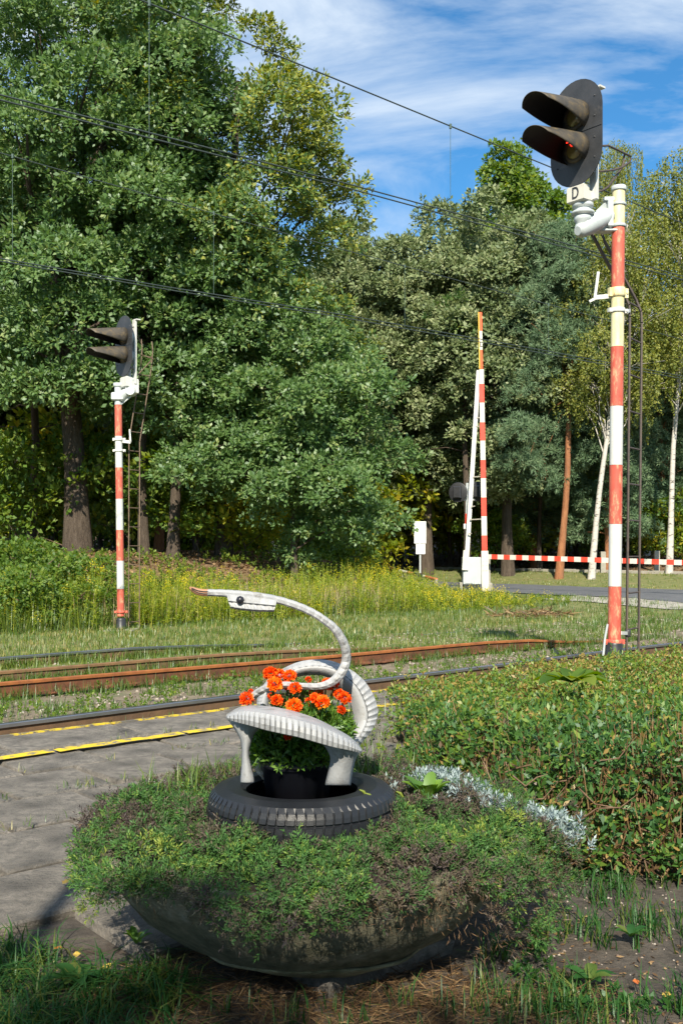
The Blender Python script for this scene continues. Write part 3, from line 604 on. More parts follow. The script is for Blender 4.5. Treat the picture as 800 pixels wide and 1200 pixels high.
def head(root, colp, zc, plateH=1.21, plateW=.72, hoodL=.80, plate_off=.17, dplate=True, scale=1.0):
    """oval board with two hooded lamps on a channel post; colp = post position"""
    R = Matrix(((-fy, fx, 0, 0), (fx, fy, 0, 0), (0, 0, 1, 0), (0, 0, 0, 1)))
    # local axes: x = viewer's right when facing the lamps reversed, y = forward (facing), z up
    R = Matrix(((fy, fx, 0, 0), (-fx, fy, 0, 0), (0, 0, 1, 0), (0, 0, 0, 1)))
    T = Matrix.Translation(Vector((colp.x, colp.y, zc))) @ R
    a = plateW/2; hh = plateH/2-a; out = []
    for k in range(17): t = PI*k/16; out.append((a*math.cos(t), hh+a*math.sin(t)))
    for k in range(17): t = PI+PI*k/16; out.append((a*math.cos(t), -hh+a*math.sin(t)))
    mb = MB(); mb.M = T; mb.prism(out, plate_off, plate_off+.012)
    mb.box((0, plate_off+.016, 0), (plateW-.01, .006, .012))
    for z in (hh+.1, -hh-.1, .12, -.12):
        for x in (-.26, .26): mb.M = T @ Matrix.Translation((x, plate_off+.012, z)); mb.lathe([(.012, 0), (.012, .01), (0, .012)], 6)
    board = obj('oval_board', mb, M['dark'], root)
    mb = MB(); mb.M = T
    mb.box((-.12, 0, -.11), (.09, .05, plateH+.08), .006); mb.box((.10, .0, -.09), (.06, .05, plateH-.1), .006); mb.box((0, .02, .42), (.3, .04, .06)); mb.box((0, .02, -.42), (.3, .04, .06)); mb.box((-.14, -.04, plateH/2-.075), (.14, .1, .02))
    obj('channel_post', mb, M['white'], root)
    for zz, lensm in ((.185, 'lens_dim'), (-.185, 'glint_red' if dplate else 'lens_dim')):
        # lamp body behind the board
        mb = MB(); mb.M = T @ Matrix.Translation((0, plate_off, zz)) @ Matrix.Rotation(PI/2, 4, 'X'); mb.lathe([(0, .2), (.13, .2), (.15, .15), (.16, 0)], 20); lamp = obj('lamp_body', mb, M['grey_paint'], root)
        mb = MB(); mb.M = T @ Matrix.Translation((0, plate_off+.013, zz)) @ Matrix.Rotation(-PI/2, 4, 'X'); mb.lathe([(.155, 0), (.15, .02), (.118, .03), (.11, .022)], 24); obj('lens_ring', mb, M['hood'], lamp)
        mb = MB(); mb.M = T @ Matrix.Translation((0, plate_off+.013, zz)) @ Matrix.Rotation(-PI/2, 4, 'X'); mb.lathe([(.12, .015), (.10, .04), (.06, .055), (.0, .06)], 24); obj('lens', mb, M['lens_dim'], lamp)
        if lensm == 'glint_red':
            mb = MB(); mb.M = T @ Matrix.Translation((.0, plate_off+.075, zz+.055)) @ Matrix.Rotation(-PI/2, 4, 'X'); mb.lathe([(.036, 0), (.028, .004), (0, .006)], 12); mb.box((.05, -.03, 0), (.07, .014, .004)); obj('lens_glint', mb, M['glint_red'], lamp)  # red reflection streaks in the lens, made as small glowing pieces
        rows = []; n = 22; K = 9
        for k in range(K+1):
            f = k/K; ang = math.radians(142-78*f**.85); r = .185+.015*math.sin(f*PI*.5); row = []; dz = -.11*f
            for i in range(n+1):
                t = -ang+2*ang*i/n; flat = 1-.18*f
                row.append(tuple(T @ Vector((r*math.sin(t), plate_off+.012+hoodL*f*(1-.10*(abs(t)/ang)**2*f), zz+dz+r*math.cos(t)*flat))))
            rows.append(row)
        mb = MB(); mb.smooth = True; mb.grid(rows)
        inner = [[tuple(Vector(p)-0*Vector(p)) for p in r_] for r_ in rows]
        o = obj('hood', mb, [M['hood'], M['hood_in']], root)
        md = o.modifiers.new('thick', 'SOLIDIFY'); md.thickness = .006; md.offset = -1 if False else 1; md.material_offset = 1
    return T
def tubes(root, name, paths, r, m, n=6):
    mb = MB()
    for p in paths: mb.tube(p, r, n)
    return obj(name, mb, m, root)
def ladder(root, pathL, off, rung, m, w=.045, z0=None):
    """pathL: list of points for the first stile; off: vector to the second"""
    for o_ in (Vector((0, 0, 0)), Vector(off)):
        mb = MB()
        for a, b_ in zip(pathL[:-1], pathL[1:]): mb.bar(a+o_, b_+o_+(b_-a).normalized()*.012, w, .02, (1, 0, 0) if abs((b_-a).normalized().x) < .5 else (0, 0, 1))
        obj('stile', mb, m, root)
    rz_ = []
    tot = 0; zz = pathL[0].z+.33; first = None
    segs = list(zip(pathL[:-1], pathL[1:])); o0 = None
    while zz < pathL[-1].z:
        for a, b_ in segs:
            if a.z <= zz <= b_.z:
                p = a.lerp(b_, (zz-a.z)/(b_.z-a.z)); mb = MB(); mb.tube([(0, 0, 0), off], .011, 6)
                if o0 is None: o0 = obj('rung', mb, m, root, rel=True); o = o0
                else: o = o0.copy(); C.objects.link(o); o.parent = root
                o.location = p-root.location; break
        zz += rung
def letter(parent, txt, size, Mx, m, sx=1.0):
    cu = bpy.data.curves.new('letter', 'FONT'); cu.body = txt; cu.size = size; cu.extrude = .002; cu.align_x = 'CENTER'; cu.align_y = 'CENTER'; cu.offset = size*.012
    cu.materials.append(m); tmp = bpy.data.objects.new('tmp', cu); me = bpy.data.meshes.new_from_object(tmp); bpy.data.objects.remove(tmp); me.name = 'letter'; o = bpy.data.objects.new('letter', me); C.objects.link(o); o.parent = parent; o.matrix_local = wm(parent).inverted() @ Mx @ Matrix.Diagonal((sx, 1, 1, 1)); return o

# --- large signal
D1 = 12.0
b1 = Vector(((719-400)/FL*D1, D1, 0.02)); t1 = Q(724.4, 222, D1)
def zq(py, D=D1): return CH-(py-HZ)/FL*D
sig = empty('railway_signal', b1, 'large nearby railway signal with D plate on a red and white mast above the hedge', 'railway signal')
bl = [(752, 687, 'red'), (687, 614, 'white'), (614, 545, 'red'), (545, 476, 'white'), (476, 406.5, 'red'), (406.5, 337, 'yellowed'), (337, 267, 'red'), (267, 222, 'yellowed')]
cp = mast(sig, [(zq(a), zq(b_), m) for a, b_, m in bl], .075, b1, t1)
for py, h in ((222, .04), (240, .03), (265, .035)): ring(sig, cp(min(zq(py), t1.z+.01)), .085, h, 'grey_paint' if py > 222 else 'grey_paint')
mb = MB(); mb.M = Matrix.Translation(cp(t1.z)); mb.lathe([(.088, .0), (.085, .035), (.0, .045)], 20); obj('cap', mb, M['grey_paint'], sig)
o = ring(sig, cp(zq(343)), .085, .11, 'yellowed', 'clamp', (1, .3, 0)); o = ring(sig, cp(zq(364)), .085, .05, 'white', 'clamp', (1, .3, 0))
ring(sig, cp(zq(752)), .088, .06, 'red', 'clamp', (-1, -.2, 0))
c = cp(zq(347)); hk = MB()
e1 = c+Vector((-.28, -.05, -.03)); hk.bar(c+Vector((-.08, 0, -.0)), e1, .03, .05); hk.bar(e1, e1+Vector((.04, 0, .30)), .03, .03); hk.bar(e1+Vector((.02, 0, 0)), e1+Vector((-.07, -.02, -.05)), .012, .03); obj('hook', hk, M['white'], sig)
cab = cp(.3)+Vector((-.10, -.08, 0)); tubes(sig, 'earth_cable', [[cab+Vector((.0, 0, .18)), cab+Vector((-.03, 0, .02)), cab+Vector((-.06, 0, -.28))]], .014, M['grey_paint'])
zb = zq(157, 11.75); colp = Vector(((685.5-400)/FL*11.85, 11.85, 0))
T1 = head(sig, colp, zb)
# number box
mb = MB(); mb.M = T1; mb.box((0, .14, -.69), (.24, .10, .19), .015); mb.box((-.02, .05, -.71), (.18, .14, .14), .02); nbx = obj('letter_box', mb, M['cream'], sig)
letter(nbx, 'D', .19, T1 @ Matrix.Translation((.0, .1925, -.69)) @ Matrix.Rotation(PI/2, 4, 'X') @ Matrix.Rotation(PI, 4, 'Y'), M['black'], .72)
# socket and elbow arm
sk = T1 @ Vector((.0, .05, 0)); sk = Vector((sk.x, sk.y, 0))
mb = MB(); mb.M = Matrix.Translation(Vector((sk.x, sk.y, zq(258, 11.8)))); mb.lathe([(.075, -.10), (.085, -.02), (.10, .0), (.10, .04), (.085, .05), (.085, .06), (.13, .07), (.13, .10), (.095, .11), (.095, .14), (.12, .15), (.12, .19), (.10, .20), (.10, .32), (0, .32)], 24); obj('socket', mb, M['grey_paint'], sig)
mb = MB(); pa = Vector((sk.x-.02, sk.y-.02, zq(266, 11.7))); pb = cp(zq(252))+Vector((-.11, -.01, 0)); mb.tube([pa+Vector((-.05, -.02, -.02)), pa+Vector((-.02, 0, -.01)), pa.lerp(pb, .12), pa.lerp(pb, .5), pb], [.05, .085, .10, .11, .085], 18)
obj('elbow_arm', mb, M['grey_paint'], sig)
mb = MB(); c = cp(zq(252)); mb.box(c+Vector((-.115, 0, 0)), (.06, .2, .34), .02); mb.box(c+Vector((-.115, 0, .18)), (.12, .09, .05), .01); mb.box(c+Vector((-.13, 0, -.19)), (.28, .14, .03), .01); mb.bar(c+Vector((-.14, 0, .1)), pa.lerp(pb, .5)+Vector((0, 0, .06)), .02, .1); obj('bracket', mb, M['grey_paint'], sig)
# safety hoop
def Qh(x, y, Y): return Q(600+x/5, 85+y/5, Y)
tubes(sig, 'safety_hoop', [[Qh(525, 430, 12), Qh(560, 428, 12.1), Qh(620, 455, 12.3), Qh(690, 490, 12.6), Qh(694, 505, 12.6), Qh(685, 525, 12.55), Qh(640, 555, 12.3), Qh(590, 572, 12.2), Qh(510, 580, 12)], [Qh(655, 478, 12.5), Qh(652, 520, 12.5), Qh(640, 560, 12.4), Qh(560, 670, 12.2), Qh(530, 690, 12.1), Qh(500, 698, 12)]], .013, M['ladder'])
# ladder behind the mast
DL = 12.35
pl_ = [Q(733.5, 770, DL), Q(737.2, 372, DL), Q(736.5, 358, DL), Q(731, 345, DL), Q(693, 274, DL-.1), Q(686, 255, DL-.12)]
ladder(sig, pl_, (.24, .33, 0), .44, M['ladder'])
ring(sig, Q(735, 742, DL), .03, .09, 'dark', 'clamp')
mb = MB(); mb.bar(cp(zq(364))+Vector((.08, .03, 0)), Q(737, 364, DL), .03, .04); mb.bar(cp(zq(742))+Vector((.08, .03, 0)), Q(734, 742, DL), .03, .04); obj('stay', mb, M['white'], sig)

# --- small signal on the left
D2 = 20.7
b2 = Vector(((142-400)/FL*D2, D2, tzf((142-400)/FL*D2, D2))); t2 = Q(138.6, 452, D2)
def z2(py): return CH-(py-HZ)/FL*D2
sg2 = empty('railway_signal', b2, 'smaller distant railway signal on a red and white mast before the old oak', 'railway signal')
bl = [(722, 690, 'red'), (690, 657, 'white'), (657, 621, 'red'), (621, 584.5, 'white'), (584.5, 548, 'red'), (548, 511, 'white'), (511, 474.5, 'red'), (474.5, 452, 'grey_paint')]
cp2 = mast(sg2, [(z2(a), z2(b_), m) for a, b_, m in bl], .073, b2, t2)
ring(sg2, cp2(z2(515)), .085, .06, 'white', 'clamp', (1, .1, 0)); ring(sg2, cp2(z2(528)), .085, .05, 'white', 'clamp', (1, .1, 0)); ring(sg2, cp2(z2(717)), .09, .05, 'red', 'clamp', (1, .1, 0))
c = cp2(z2(517)); mb = MB(); e1 = c+Vector((.24, 0, -.02)); mb.bar(c+Vector((.08, 0, 0)), e1, .03, .06); mb.bar(e1, e1+Vector((-.02, 0, .26)), .03, .03); obj('hook', mb, M['white'], sg2)
mb = MB(); mb.M = Matrix.Translation(cp2(z2(452))); mb.lathe([(.09, -.02), (.095, 0), (.095, .05), (0, .055)], 18); obj('cap', mb, M['grey_paint'], sg2); mb = MB(); mb.box(cp2(z2(465)), (.24, .22, .16), .02); obj('bracket', mb, M['grey_paint'], sg2)
mb = MB(); cc = cp2(z2(465)); a2 = Q(154, 458, D2-.05); mb.tube([cc+Vector((.05, 0, -.03)), cc.lerp(a2, .5), a2], [.11, .10, .10], 14); mb.tube([a2+Vector((0, -.12, 0)), a2+Vector((0, .12, 0))], .10, 14); mb.tube([a2, a2+Vector((0, 0, .22))], [.09, .12], 14); mb.bar(cc+Vector((.03, 0, -.13)), a2+Vector((0, 0, -.06)), .02, .1); obj('elbow_arm', mb, M['grey_paint'], sg2)
T2 = head(sg2, Vector(((154.5-400)/FL*D2, D2, 0)), z2(407), 1.22, .70, .78, .17, False)
mb = MB(); mb.M = T2; mb.box((0, .12, -.72), (.26, .14, .22), .02); mb.box((-.02, .0, -.80), (.26, .16, .30), .02); obj('letter_box', mb, M['white'], sg2)
D3 = 20.95
pl_ = [Q(151, 748, D3), Q(151.5, 516, D3), Q(165, 430, D3), Q(167, 408, D3), Q(166, 398, D3)]
ladder(sg2, pl_, (.17, .25, 0), .39, M['ladder2'], .03)
tubes(sg2, 'stay', [[Q(158, 443, D2), Q(178, 422, D2+.3)], [Q(157, 398, D2), Q(164, 415, D2+.2), Q(180, 421, D2+.4)], [Q(158, 385, D2), Q(165, 402, D2+.2)]], .012, M['ladder2'])
# concrete foot
mb = MB(); mb.box(b2+Vector((0, 0, .0)), (.6, .6, .06), .01); obj('footing', mb, M['post'], sg2)

# ---------------------------------------------------------------- overhead wires
def lineY(Y0, px): u = (px-400)/FL; k = EX/EY; X0 = -400/FL*Y0; return (k*Y0-X0)/(k-u)
def wire(root, name, pts, Y0, r, dy=0):
    P = [Q(px, py, lineY(Y0, px)) for px, py in pts]
    P = [P[0]-(P[1]-P[0])*3]+P+[P[-1]+(P[-1]-P[-2])*4]
    P = [p+Vector((0, 0, dy)) for p in P]; mb = MB(); mb.tube(P, r, 5); return obj(name, mb, M['wire'], root)
def dropper(root, px, pyt, pyb, Y0):
    Y = lineY(Y0, px); mb = MB(); mb.tube([Q(px, pyt, Y), Q(px, pyb, Y)], .0035, 5); mb.tube([Q(px, pyt, Y)+Vector((0, 0, .03)), Q(px, pyt, Y)-Vector((0, 0, .03))], .018, 6); obj('dropper', mb, M['wire2'], root)
wA = empty('overhead_line', Q(0, 115, 9.3), 'overhead line over the near track, its upper cable crossing open sky', 'overhead wire', 'overhead contact lines')
wire(wA, 'carrier_cable', [(0, -66), (165, 0), (400, 95.5), (645, 196), (735, 235), (800, 262)], 9.4, .009)
wire(wA, 'contact_wire', [(0, 111), (200, 162), (400, 213.5), (600, 268), (800, 324)], 9.4, .009)
wire(wA, 'contact_wire', [(0, 117), (200, 168), (400, 218.5), (600, 273), (800, 328)], 9.4, .009)
dropper(wA, 527.5, 148, 250, 9.4); dropper(wA, 175, 4, 160, 9.4); dropper(wA, 700, 220, 298, 9.4)
wB = empty('overhead_line', Q(0, 303, 14.4), 'overhead line over the farther tracks, seen against the oaks', 'overhead wire', 'overhead contact lines')
wire(wB, 'carrier_cable', [(0, 179), (250, 250), (400, 292), (560, 335), (700, 372), (800, 398)], 14.4, .008)
wire(wB, 'contact_wire', [(0, 303), (200, 337), (400, 368.5), (600, 404), (800, 441)], 14.4, .010)
wire(wB, 'contact_wire', [(0, 306), (200, 340), (400, 372), (600, 407.5), (800, 444)], 14.4, .010)
dropper(wB, 15, 183, 304, 14.4); dropper(wB, 250.5, 250, 345, 14.4); dropper(wB, 474, 312, 383, 14.4); dropper(wB, 642, 357, 413, 14.4)

# ---------------------------------------------------------------- level crossing barrier
D4 = 35.0
bz = CH-(694-HZ)/FL*D4; bpos = Q(556, 694, D4)
bar = empty('barrier', bpos, 'raised level crossing barrier with tall striped arm and white drive cabinet', 'barrier', 'level crossing barriers')
k4 = FL/D4
mb = MB(); mb.box(Q(553, 669, D4)+Vector((0, .25, 0)), (21/k4, .5, 32/k4), .02); mb.box(Q(549, 669, D4)+Vector((0, -.012, 0)), (9/k4, .012, 29/k4)); cabn = obj('cabinet', mb, M['cabinet'], bar)
letter(cabn, 'A', .16, Matrix.Translation(Q(546.5, 660, D4)+Vector((0, -.022, 0))) @ Matrix.Rotation(PI/2, 4, 'X'), M['black'])
mb = MB(); mb.box(Q(553, 689, D4)+Vector((0, .25, 0)), (18/k4, .4, 10/k4), .01); obj('pedestal', mb, M['black'], bar)
mb = MB(); mb.box(Q(540, 689, D4)+Vector((0, .2, 0)), (3/k4, .4, 13/k4)); mb.box(Q(573, 689, D4)+Vector((0, .2, 0)), (7/k4, .4, 12/k4), .02); obj('support_foot', mb, M['post'], bar)
mb = MB(); mb.bar(Q(568.5, 697, D4-.1), Q(567.5, 645.5, D4-.1), .08, 8/k4, (1, 0, 0)); 
for py in (652, 657, 662, 668): mb.box(Q(566, py, D4-.15), (.05, .02, .03)); mb.box(Q(570, py, D4-.15), (.05, .02, .03))
obj('arm_root', mb, M['cream'], bar)
mb = MB(); mb.bar(Q(544.5, 668, D4-.05), Q(546, 645, D4-.05), .08, 7/k4, (1, 0, 0)); obj('brace_root', mb, M['cream'], bar)
ys_ = [645.5, 627.5, 605, 583, 560.5, 539, 516.5, 495, 472, 450, 433]; cl = 'red2 cream red2 cream red2 cream red2 cream red2 cream'.split()
def axx(py): return 567.3+(562.5-567.3)*(645.5-py)/(645.5-366)
arm = None
for k in range(len(cl)):
    mb = MB(); wv = (6.4-.10*k)/k4; mb.bar(Q(axx(ys_[k]), ys_[k], D4-.1), Q(axx(ys_[k+1]), ys_[k+1]-.0, D4-.1), .08, wv-.002*(k % 2), (1, 0, 0)); o = obj('arm_band', mb, M[cl[k]], bar)
for y0, y1, m in ((433, 410, 'orange_red'), (410, 388, 'cream'), (388, 366, 'orange_red')):
    mb = MB(); mb.bar(Q(axx(y0), y0, D4-.1), Q(axx(y1), y1, D4-.1), .05, 3.4/k4, (1, 0, 0)); obj('arm_tip', mb, M[m], bar)
M['tip_edge'] = mat('yellow edge', (.75, .45, .03), .5)
mb = MB(); mb.bar(Q(axx(432)-2.2, 432, D4-.1), Q(axx(366)-2.2, 366, D4-.1), .05, 1/k4, (1, 0, 0)); obj('tip_edging', mb, M['tip_edge'], bar)
letter(bar, 'L', .22, Matrix.Translation(Q(axx(404), 404, D4-.13)) @ Matrix.Rotation(PI/2, 4, 'X'), M['black'])
mb = MB(); mb.bar(Q(546.5, 654, D4+.15), Q(560.3, 434, D4+.0), .08, 5/k4, (1, 0, 0)); obj('brace', mb, M['white'], bar)
for py, xa, xb in ((609, 550, 567), (559, 554, 566), (594, 552, 556), (626, 548, 552), (500, 557, 564), (490, 557, 564)):
    mb = MB(); mb.bar(Q(xa, py, D4+.02), Q(xb, py-1, D4-.05), .03, 1.2/k4); obj('strut', mb, M['post'], bar)
# road lamps on their own post
D5 = 36.6
lp = empty('crossing_light', Q(546, 692, D5), 'crossing warning lights with round black boards beside the barrier cabinet', 'traffic light')
k5 = FL/D5
mb = MB(); mb.tube([Q(546, 692, D5), Q(547, 566, D5)], .05, 12); obj('light_post', mb, M['grey_paint'], lp)
mb = MB(); mb.tube([Q(546.2, 614, D5), Q(546.4, 602, D5)], .056, 12); obj('post_band', mb, M['red2'], lp)
for px, py in ((536.5, 577), (559.5, 576)):
    bmx = MB(); Tm = Matrix.Translation(Q(px, py, D5-.05)) @ Matrix.Rotation(math.radians(-28), 4, 'Z') @ Matrix.Rotation(PI/2, 4, 'X'); bmx.M = Tm; bmx.lathe([(0, 0), (.34, 0), (.36, .01), (.34, .02), (0, .02)], 28); bmx.box((.0, .0, .09), (.3, .42, .14), .03)
    o = obj('round_board', bmx, M['black'], lp)
    bmx = MB(); bmx.M = Tm; bmx.lathe([(.2, 0), (.19, -.2), (.12, -.3), (.0, -.33)], 16); obj('lamp_hood', bmx, M['cabinet'], o)
mb = MB(); mb.bar(Q(538, 586, D5), Q(560, 585, D5), .04, .06); mb.bar(Q(545, 571, D5), Q(552, 571, D5), .04, .06); mb.box(Q(544.5, 617, D5-.06), (.11, .1, .2), .02); obj('bracket', mb, M['white'], lp)
# horizontal closed arm beyond the road
pA, pB = Q(562, 652, 36.5), Q(835, 660.4, 31.5)
ba = empty('barrier', Q(575, 694, 36.5), 'long low horizontal red and white barrier arm across the far side', 'barrier', 'level crossing barriers')
nseg = 34
for k in range(nseg):
    mb = MB(); a, b_ = pA.lerp(pB, k/nseg), pA.lerp(pB, (k+1)/nseg); mb.bar(a, b_, .06, .165 if k % 2 else .163); obj('arm_band', mb, M['red2' if k % 2 == 0 else 'cream'], ba)
mb = MB(); a = Q(573, 653, 36.6); mb.box(Vector((a.x, a.y+.15, (a.z+bz)/2)), (.10, .1, a.z-bz), .02); obj('arm_rest', mb, M['post'], ba)
# sloping pipe rail left of the sign
ga, gb = Q(428, 659, 58), Q(511, 679, 43)
gr = empty('pipe_railing', (gb.x, gb.y, tzf(gb.x, gb.y)), 'low faded red and white pipe railing running down to the road', 'railing')
for k in range(9):
    mb = MB(); a, b_ = ga.lerp(gb, k/9), ga.lerp(gb, (k+1)/9); mb.tube([a, b_], .07+.001*(k % 2), 8); obj('pipe_band', mb, M['red' if k % 2 == 0 else 'cream'], gr)
for k in range(6):
    a = ga.lerp(gb, k/5); mb = MB(); mb.tube([(a.x, a.y, tzf(a.x, a.y)-.1), (a.x, a.y, a.z)], .06, 8); obj('railing_post', mb, M['post'], gr)
# roadside sign seen from behind
D6 = 44.0
sgn = empty('road_sign', Q(491.5, 670, D6), 'white roadside sign with a smaller plate below, left of the barrier', 'road sign')
k6 = FL/D6
mb = MB(); mb.box(Q(492, 624, D6), (14/k6, .03, 26/k6), .008); mb.box(Q(492, 624, D6)+Vector((0, -.02, 0)), (1.2/k6, .02, 26/k6)); obj('sign_plate', mb, M['sign'], sgn)
mb = MB(); mb.box(Q(492.5, 643.5, D6), (11/k6, .03, 12/k6), .008); obj('lower_plate', mb, M['sign'], sgn)
mb = MB(); mb.tube([Q(492, 671.5, D6+.06), Q(492, 612, D6+.06)], .04, 8); obj('sign_post', mb, M['grey_paint'], sgn)
# short posts behind the far arm
pm = MB(); pm.box((0, 0, .45), (.22, .16, 1.0), .02)
p0 = None
for px, lb in ((706, 'short grey concrete post just left of the tall mast'), (769, 'short grey concrete post right of the tall mast'), (640, 'short grey post left of the tall signal, beyond the road'), (828, 'short grey post past the right edge')):
    if px == 640: continue
    a = at(px, 46); 
    if p0 is None: o = obj('concrete_post', pm, M['post']); p0 = o
    else: o = p0.copy(); C.objects.link(o)
    o.location = a; tag(o, lb, 'post', 'short concrete posts beyond the road')
# dry branch pile on the field
P = st_area(19, 21, 8.2, 9.4)(400); P = P+np.array([0, 0, .05]); D = rand_dir(len(P))*np.array([1, 1, .35])
V, F = leaves(P, D, rand_dir(len(P)), rng.uniform(.15, .5, len(P)), .03); o = mesh_np('brushwood', V, F, rng.uniform(0, 1, len(P)), [M['dry']]); tag(o, 'small heap of dry brushwood on the grass left of the mast', 'brushwood', kind='stuff')

# ---------------------------------------------------------------- planter bowl
PC = Vector((-.08, 3.55, 0))
bowl = empty('planter', PC, 'large round concrete bowl planter with mossy sides in the foreground', 'planter')
prof = [(0, .005), (.22, .0), (.30, .012), (.36, .03), (.50, .10), (.62, .20), (.70, .30), (.745, .385), (.74, .40), (.69, .40), (.67, .36), (0, .37)]
mb = MB(); mb.M = Matrix.Translation(PC) @ Matrix.Rotation(math.radians(-2.0), 4, 'Y'); mb.lathe(prof, 72)
mb.v = [(x+.008*math.sin(x*31+z*20), y+.008*math.sin(y*27+x*13), z+.004*math.sin(x*19+y*23)) for x, y, z in mb.v]
nn = 72
obj('bowl_shell', mb, M['bowl'], bowl)
mb = MB(); mb.M = Matrix.Translation(PC) @ Matrix.Rotation(math.radians(-2.0), 4, 'Y'); mb.lathe([(.30, .004), (.355, .014), (.445, .058), (.450, .070), (.43, .066)], 72); 
mb.v = [(x+.006*math.sin(x*40+y*10), y+.006*math.sin(y*33), z+.006*math.sin(x*9+y*13)) for x, y, z in mb.v]
obj('worn_rim', mb, M['bowl_edge'], bowl)
mb = MB(); mb.M = Matrix.Translation(PC); mb.lathe([(.70, .385), (.6, .40), (.4, .405), (0, .41)], 40); obj('soil', mb, M['peat'], bowl)
# planting mat of stonecrop (stuff), resting in the bowl
def sprigs(Pt, Dr, nleaf, ll, lw, splay=.8, stemh=.02):
    n = len(Pt); Dr = nrm(Dr); ti = np.repeat(np.arange(n), nleaf); k = np.tile(np.arange(nleaf), n)
    R = nrm(np.cross(Dr, rand_dir(n)))[ti]; Sx = np.cross(Dr[ti], R); a = k*2.4+rng.uniform(0, .6, len(k)); f = (k/nleaf)
    rad = R*np.cos(a)[:, None]+Sx*np.sin(a)[:, None]; D = nrm(rad*(splay*(1.1-f*.6))[:, None]+Dr[ti]*(.35+f*.7)[:, None])
    P = Pt[ti]+Dr[ti]*(stemh*f)[:, None]; s = rng.uniform(.75, 1.25, len(k)); V, F = leaves(P, D, Dr[ti]+.3*rand_dir(len(k)), ll*s, lw*s, .05)
    return V, F, ti
def planter_pts(n):
    r = .84*np.sqrt(rng.uniform(0, 1, n)); a = rng.uniform(0, 2*PI, n)
    w = 1+.05*np.sin(a*3+1)+.05*np.sin(a*7)+.03*np.sin(a*13); r = r*w
    over = np.clip((r-.70)/.16, 0, 1); hang = rng.uniform(0, 1, n)**1.2*(.035+.05*np.clip(np.sin(a*5.0+4.0), 0, 1)+.20*S((np.cos(a)-.35)/.4)*(np.sin(a)<.3)+.07*(np.cos(a)<-.75))
    x, y = r*np.cos(a), r*np.sin(a)
    z = .425+.032*wob(x*3, y*3, 2.2, 8)+.018*wob(x*3, y*3, 6, 18)+.045*(r < .7)*rng.uniform(0, 1, n)**2-over*hang-over**2*.03
    D = np.stack([np.cos(a)*over*1.1, np.sin(a)*over*1.1, 1-.75*over], 1)+.45*rng.normal(size=(n, 3))
    P = np.stack([x+PC.x, y+PC.y, z], 1); tx, ty = P[:, 0]+.131, P[:, 1]-3.41
    k = (np.hypot(tx, ty) > .30)
    return P[k], D[k], r[k], a[k]
Pc, Dc, rc, ac = planter_pts(1320)
NC = len(Pc); per = 21; ci = np.repeat(np.arange(NC), per); cr = rng.uniform(.022, .05, NC); dm = nrm(rand_dir(len(ci))+np.array([0, 0, .35])+.5*nrm(Dc)[ci]); hcl = rng.uniform(.6, 1.5, NC)
P = Pc[ci]+dm*cr[ci][:, None]*np.stack([0*hcl+1, 0*hcl+1, hcl], 1)[ci]*rng.uniform(.6, 1.1, len(ci))[:, None]+np.array([0, 0, -.012]); D = dm+.35*rng.normal(size=dm.shape); r_ = rc[ci]; a_ = ac[ci]; ccol = rng.normal(0, .17, NC)[ci]
pn = .5+.5*wob(P[:, 0]*3, P[:, 1]*3, 1.3, 12)
V, F, ti = sprigs(P, D, 9, .0145, .0042, .9, .026)
base = np.where(r_ > .80, .16, np.where(pn < .44, .17, np.where(pn < .66, .48, .66)))
base = np.where((r_ > .78) & (pn > .45), .5, base)
base = np.where((P[:, 0] < -.55) & (r_ > .74), np.where(P[:, 1] > 3.3, .1, .62), base); 
var = np.clip(base[ti]+rng.normal(0, .09, len(ti))+rng.normal(0, .10, len(P))[ti]+ccol[ti], 0, 1)
o = mesh_np('stonecrop', V, F, var, [M['sedum']]); tag(o, 'dense mat of green and brown stonecrop spilling over the planter rim', 'stonecrop', kind='stuff')
# dead hanging stems
n = 2600; a = rng.uniform(0, 2*PI, n); a = np.where(rng.uniform(size=n) < .55, rng.uniform(-1.5, .2, n), a); r = .78+rng.normal(0, .03, n); z = .42-rng.uniform(0, 1, n)**1.5*(.10+.22*S((np.cos(a)-.35)/.4))
P = np.stack([PC.x+r*np.cos(a), PC.y+r*np.sin(a), z], 1); D = np.stack([np.cos(a)*.5, np.sin(a)*.5, -.6+0*a], 1)+.6*rng.normal(size=(n, 3))
V, F = leaves(P, D, rand_dir(n), rng.uniform(.012, .03, n), .002); o = mesh_np('dead_stems', V, F, rng.uniform(0, .5, n), [M['dry']]); tag(o, 'dry brown stems hanging among the stonecrop at the planter rim', 'dead stems', kind='stuff')
# silver plants and pale flower specks
def clump(px, py, z, n, r, name='silver_plant', lb='', ll=.020, m='silver', lw=.0065, nleaf=11, cat_='plant', hgt=.05, grp=None):
    c = G(px, py, z); q = rng.normal(0, 1, (n, 2))*r; P = np.stack([c.x+q[:, 0], c.y+q[:, 1], c.z-.03+rng.uniform(0, hgt, n)-.15*np.hypot(q[:, 0], q[:, 1])], 1)
    V, F, ti = sprigs(P, np.array([[0, 0, 1.0]])+.6*rng.normal(size=(n, 3)), nleaf, ll, lw, .9, .03)
    root = empty(name, (c.x, c.y, z-.05), lb, cat_, grp); mesh_np('foliage', V, F, rng.uniform(0, 1, len(F)), [M[m]], root); return root
gs = 'silver leaved plants in the planter'
clump(636, 958, .45, 90, .045, lb='bright silver leaved plant at the planter right rim beside the hedge', grp=gs); clump(664, 975, .40, 34, .03, lb='silver plant hanging at the rightmost planter edge', grp=gs)
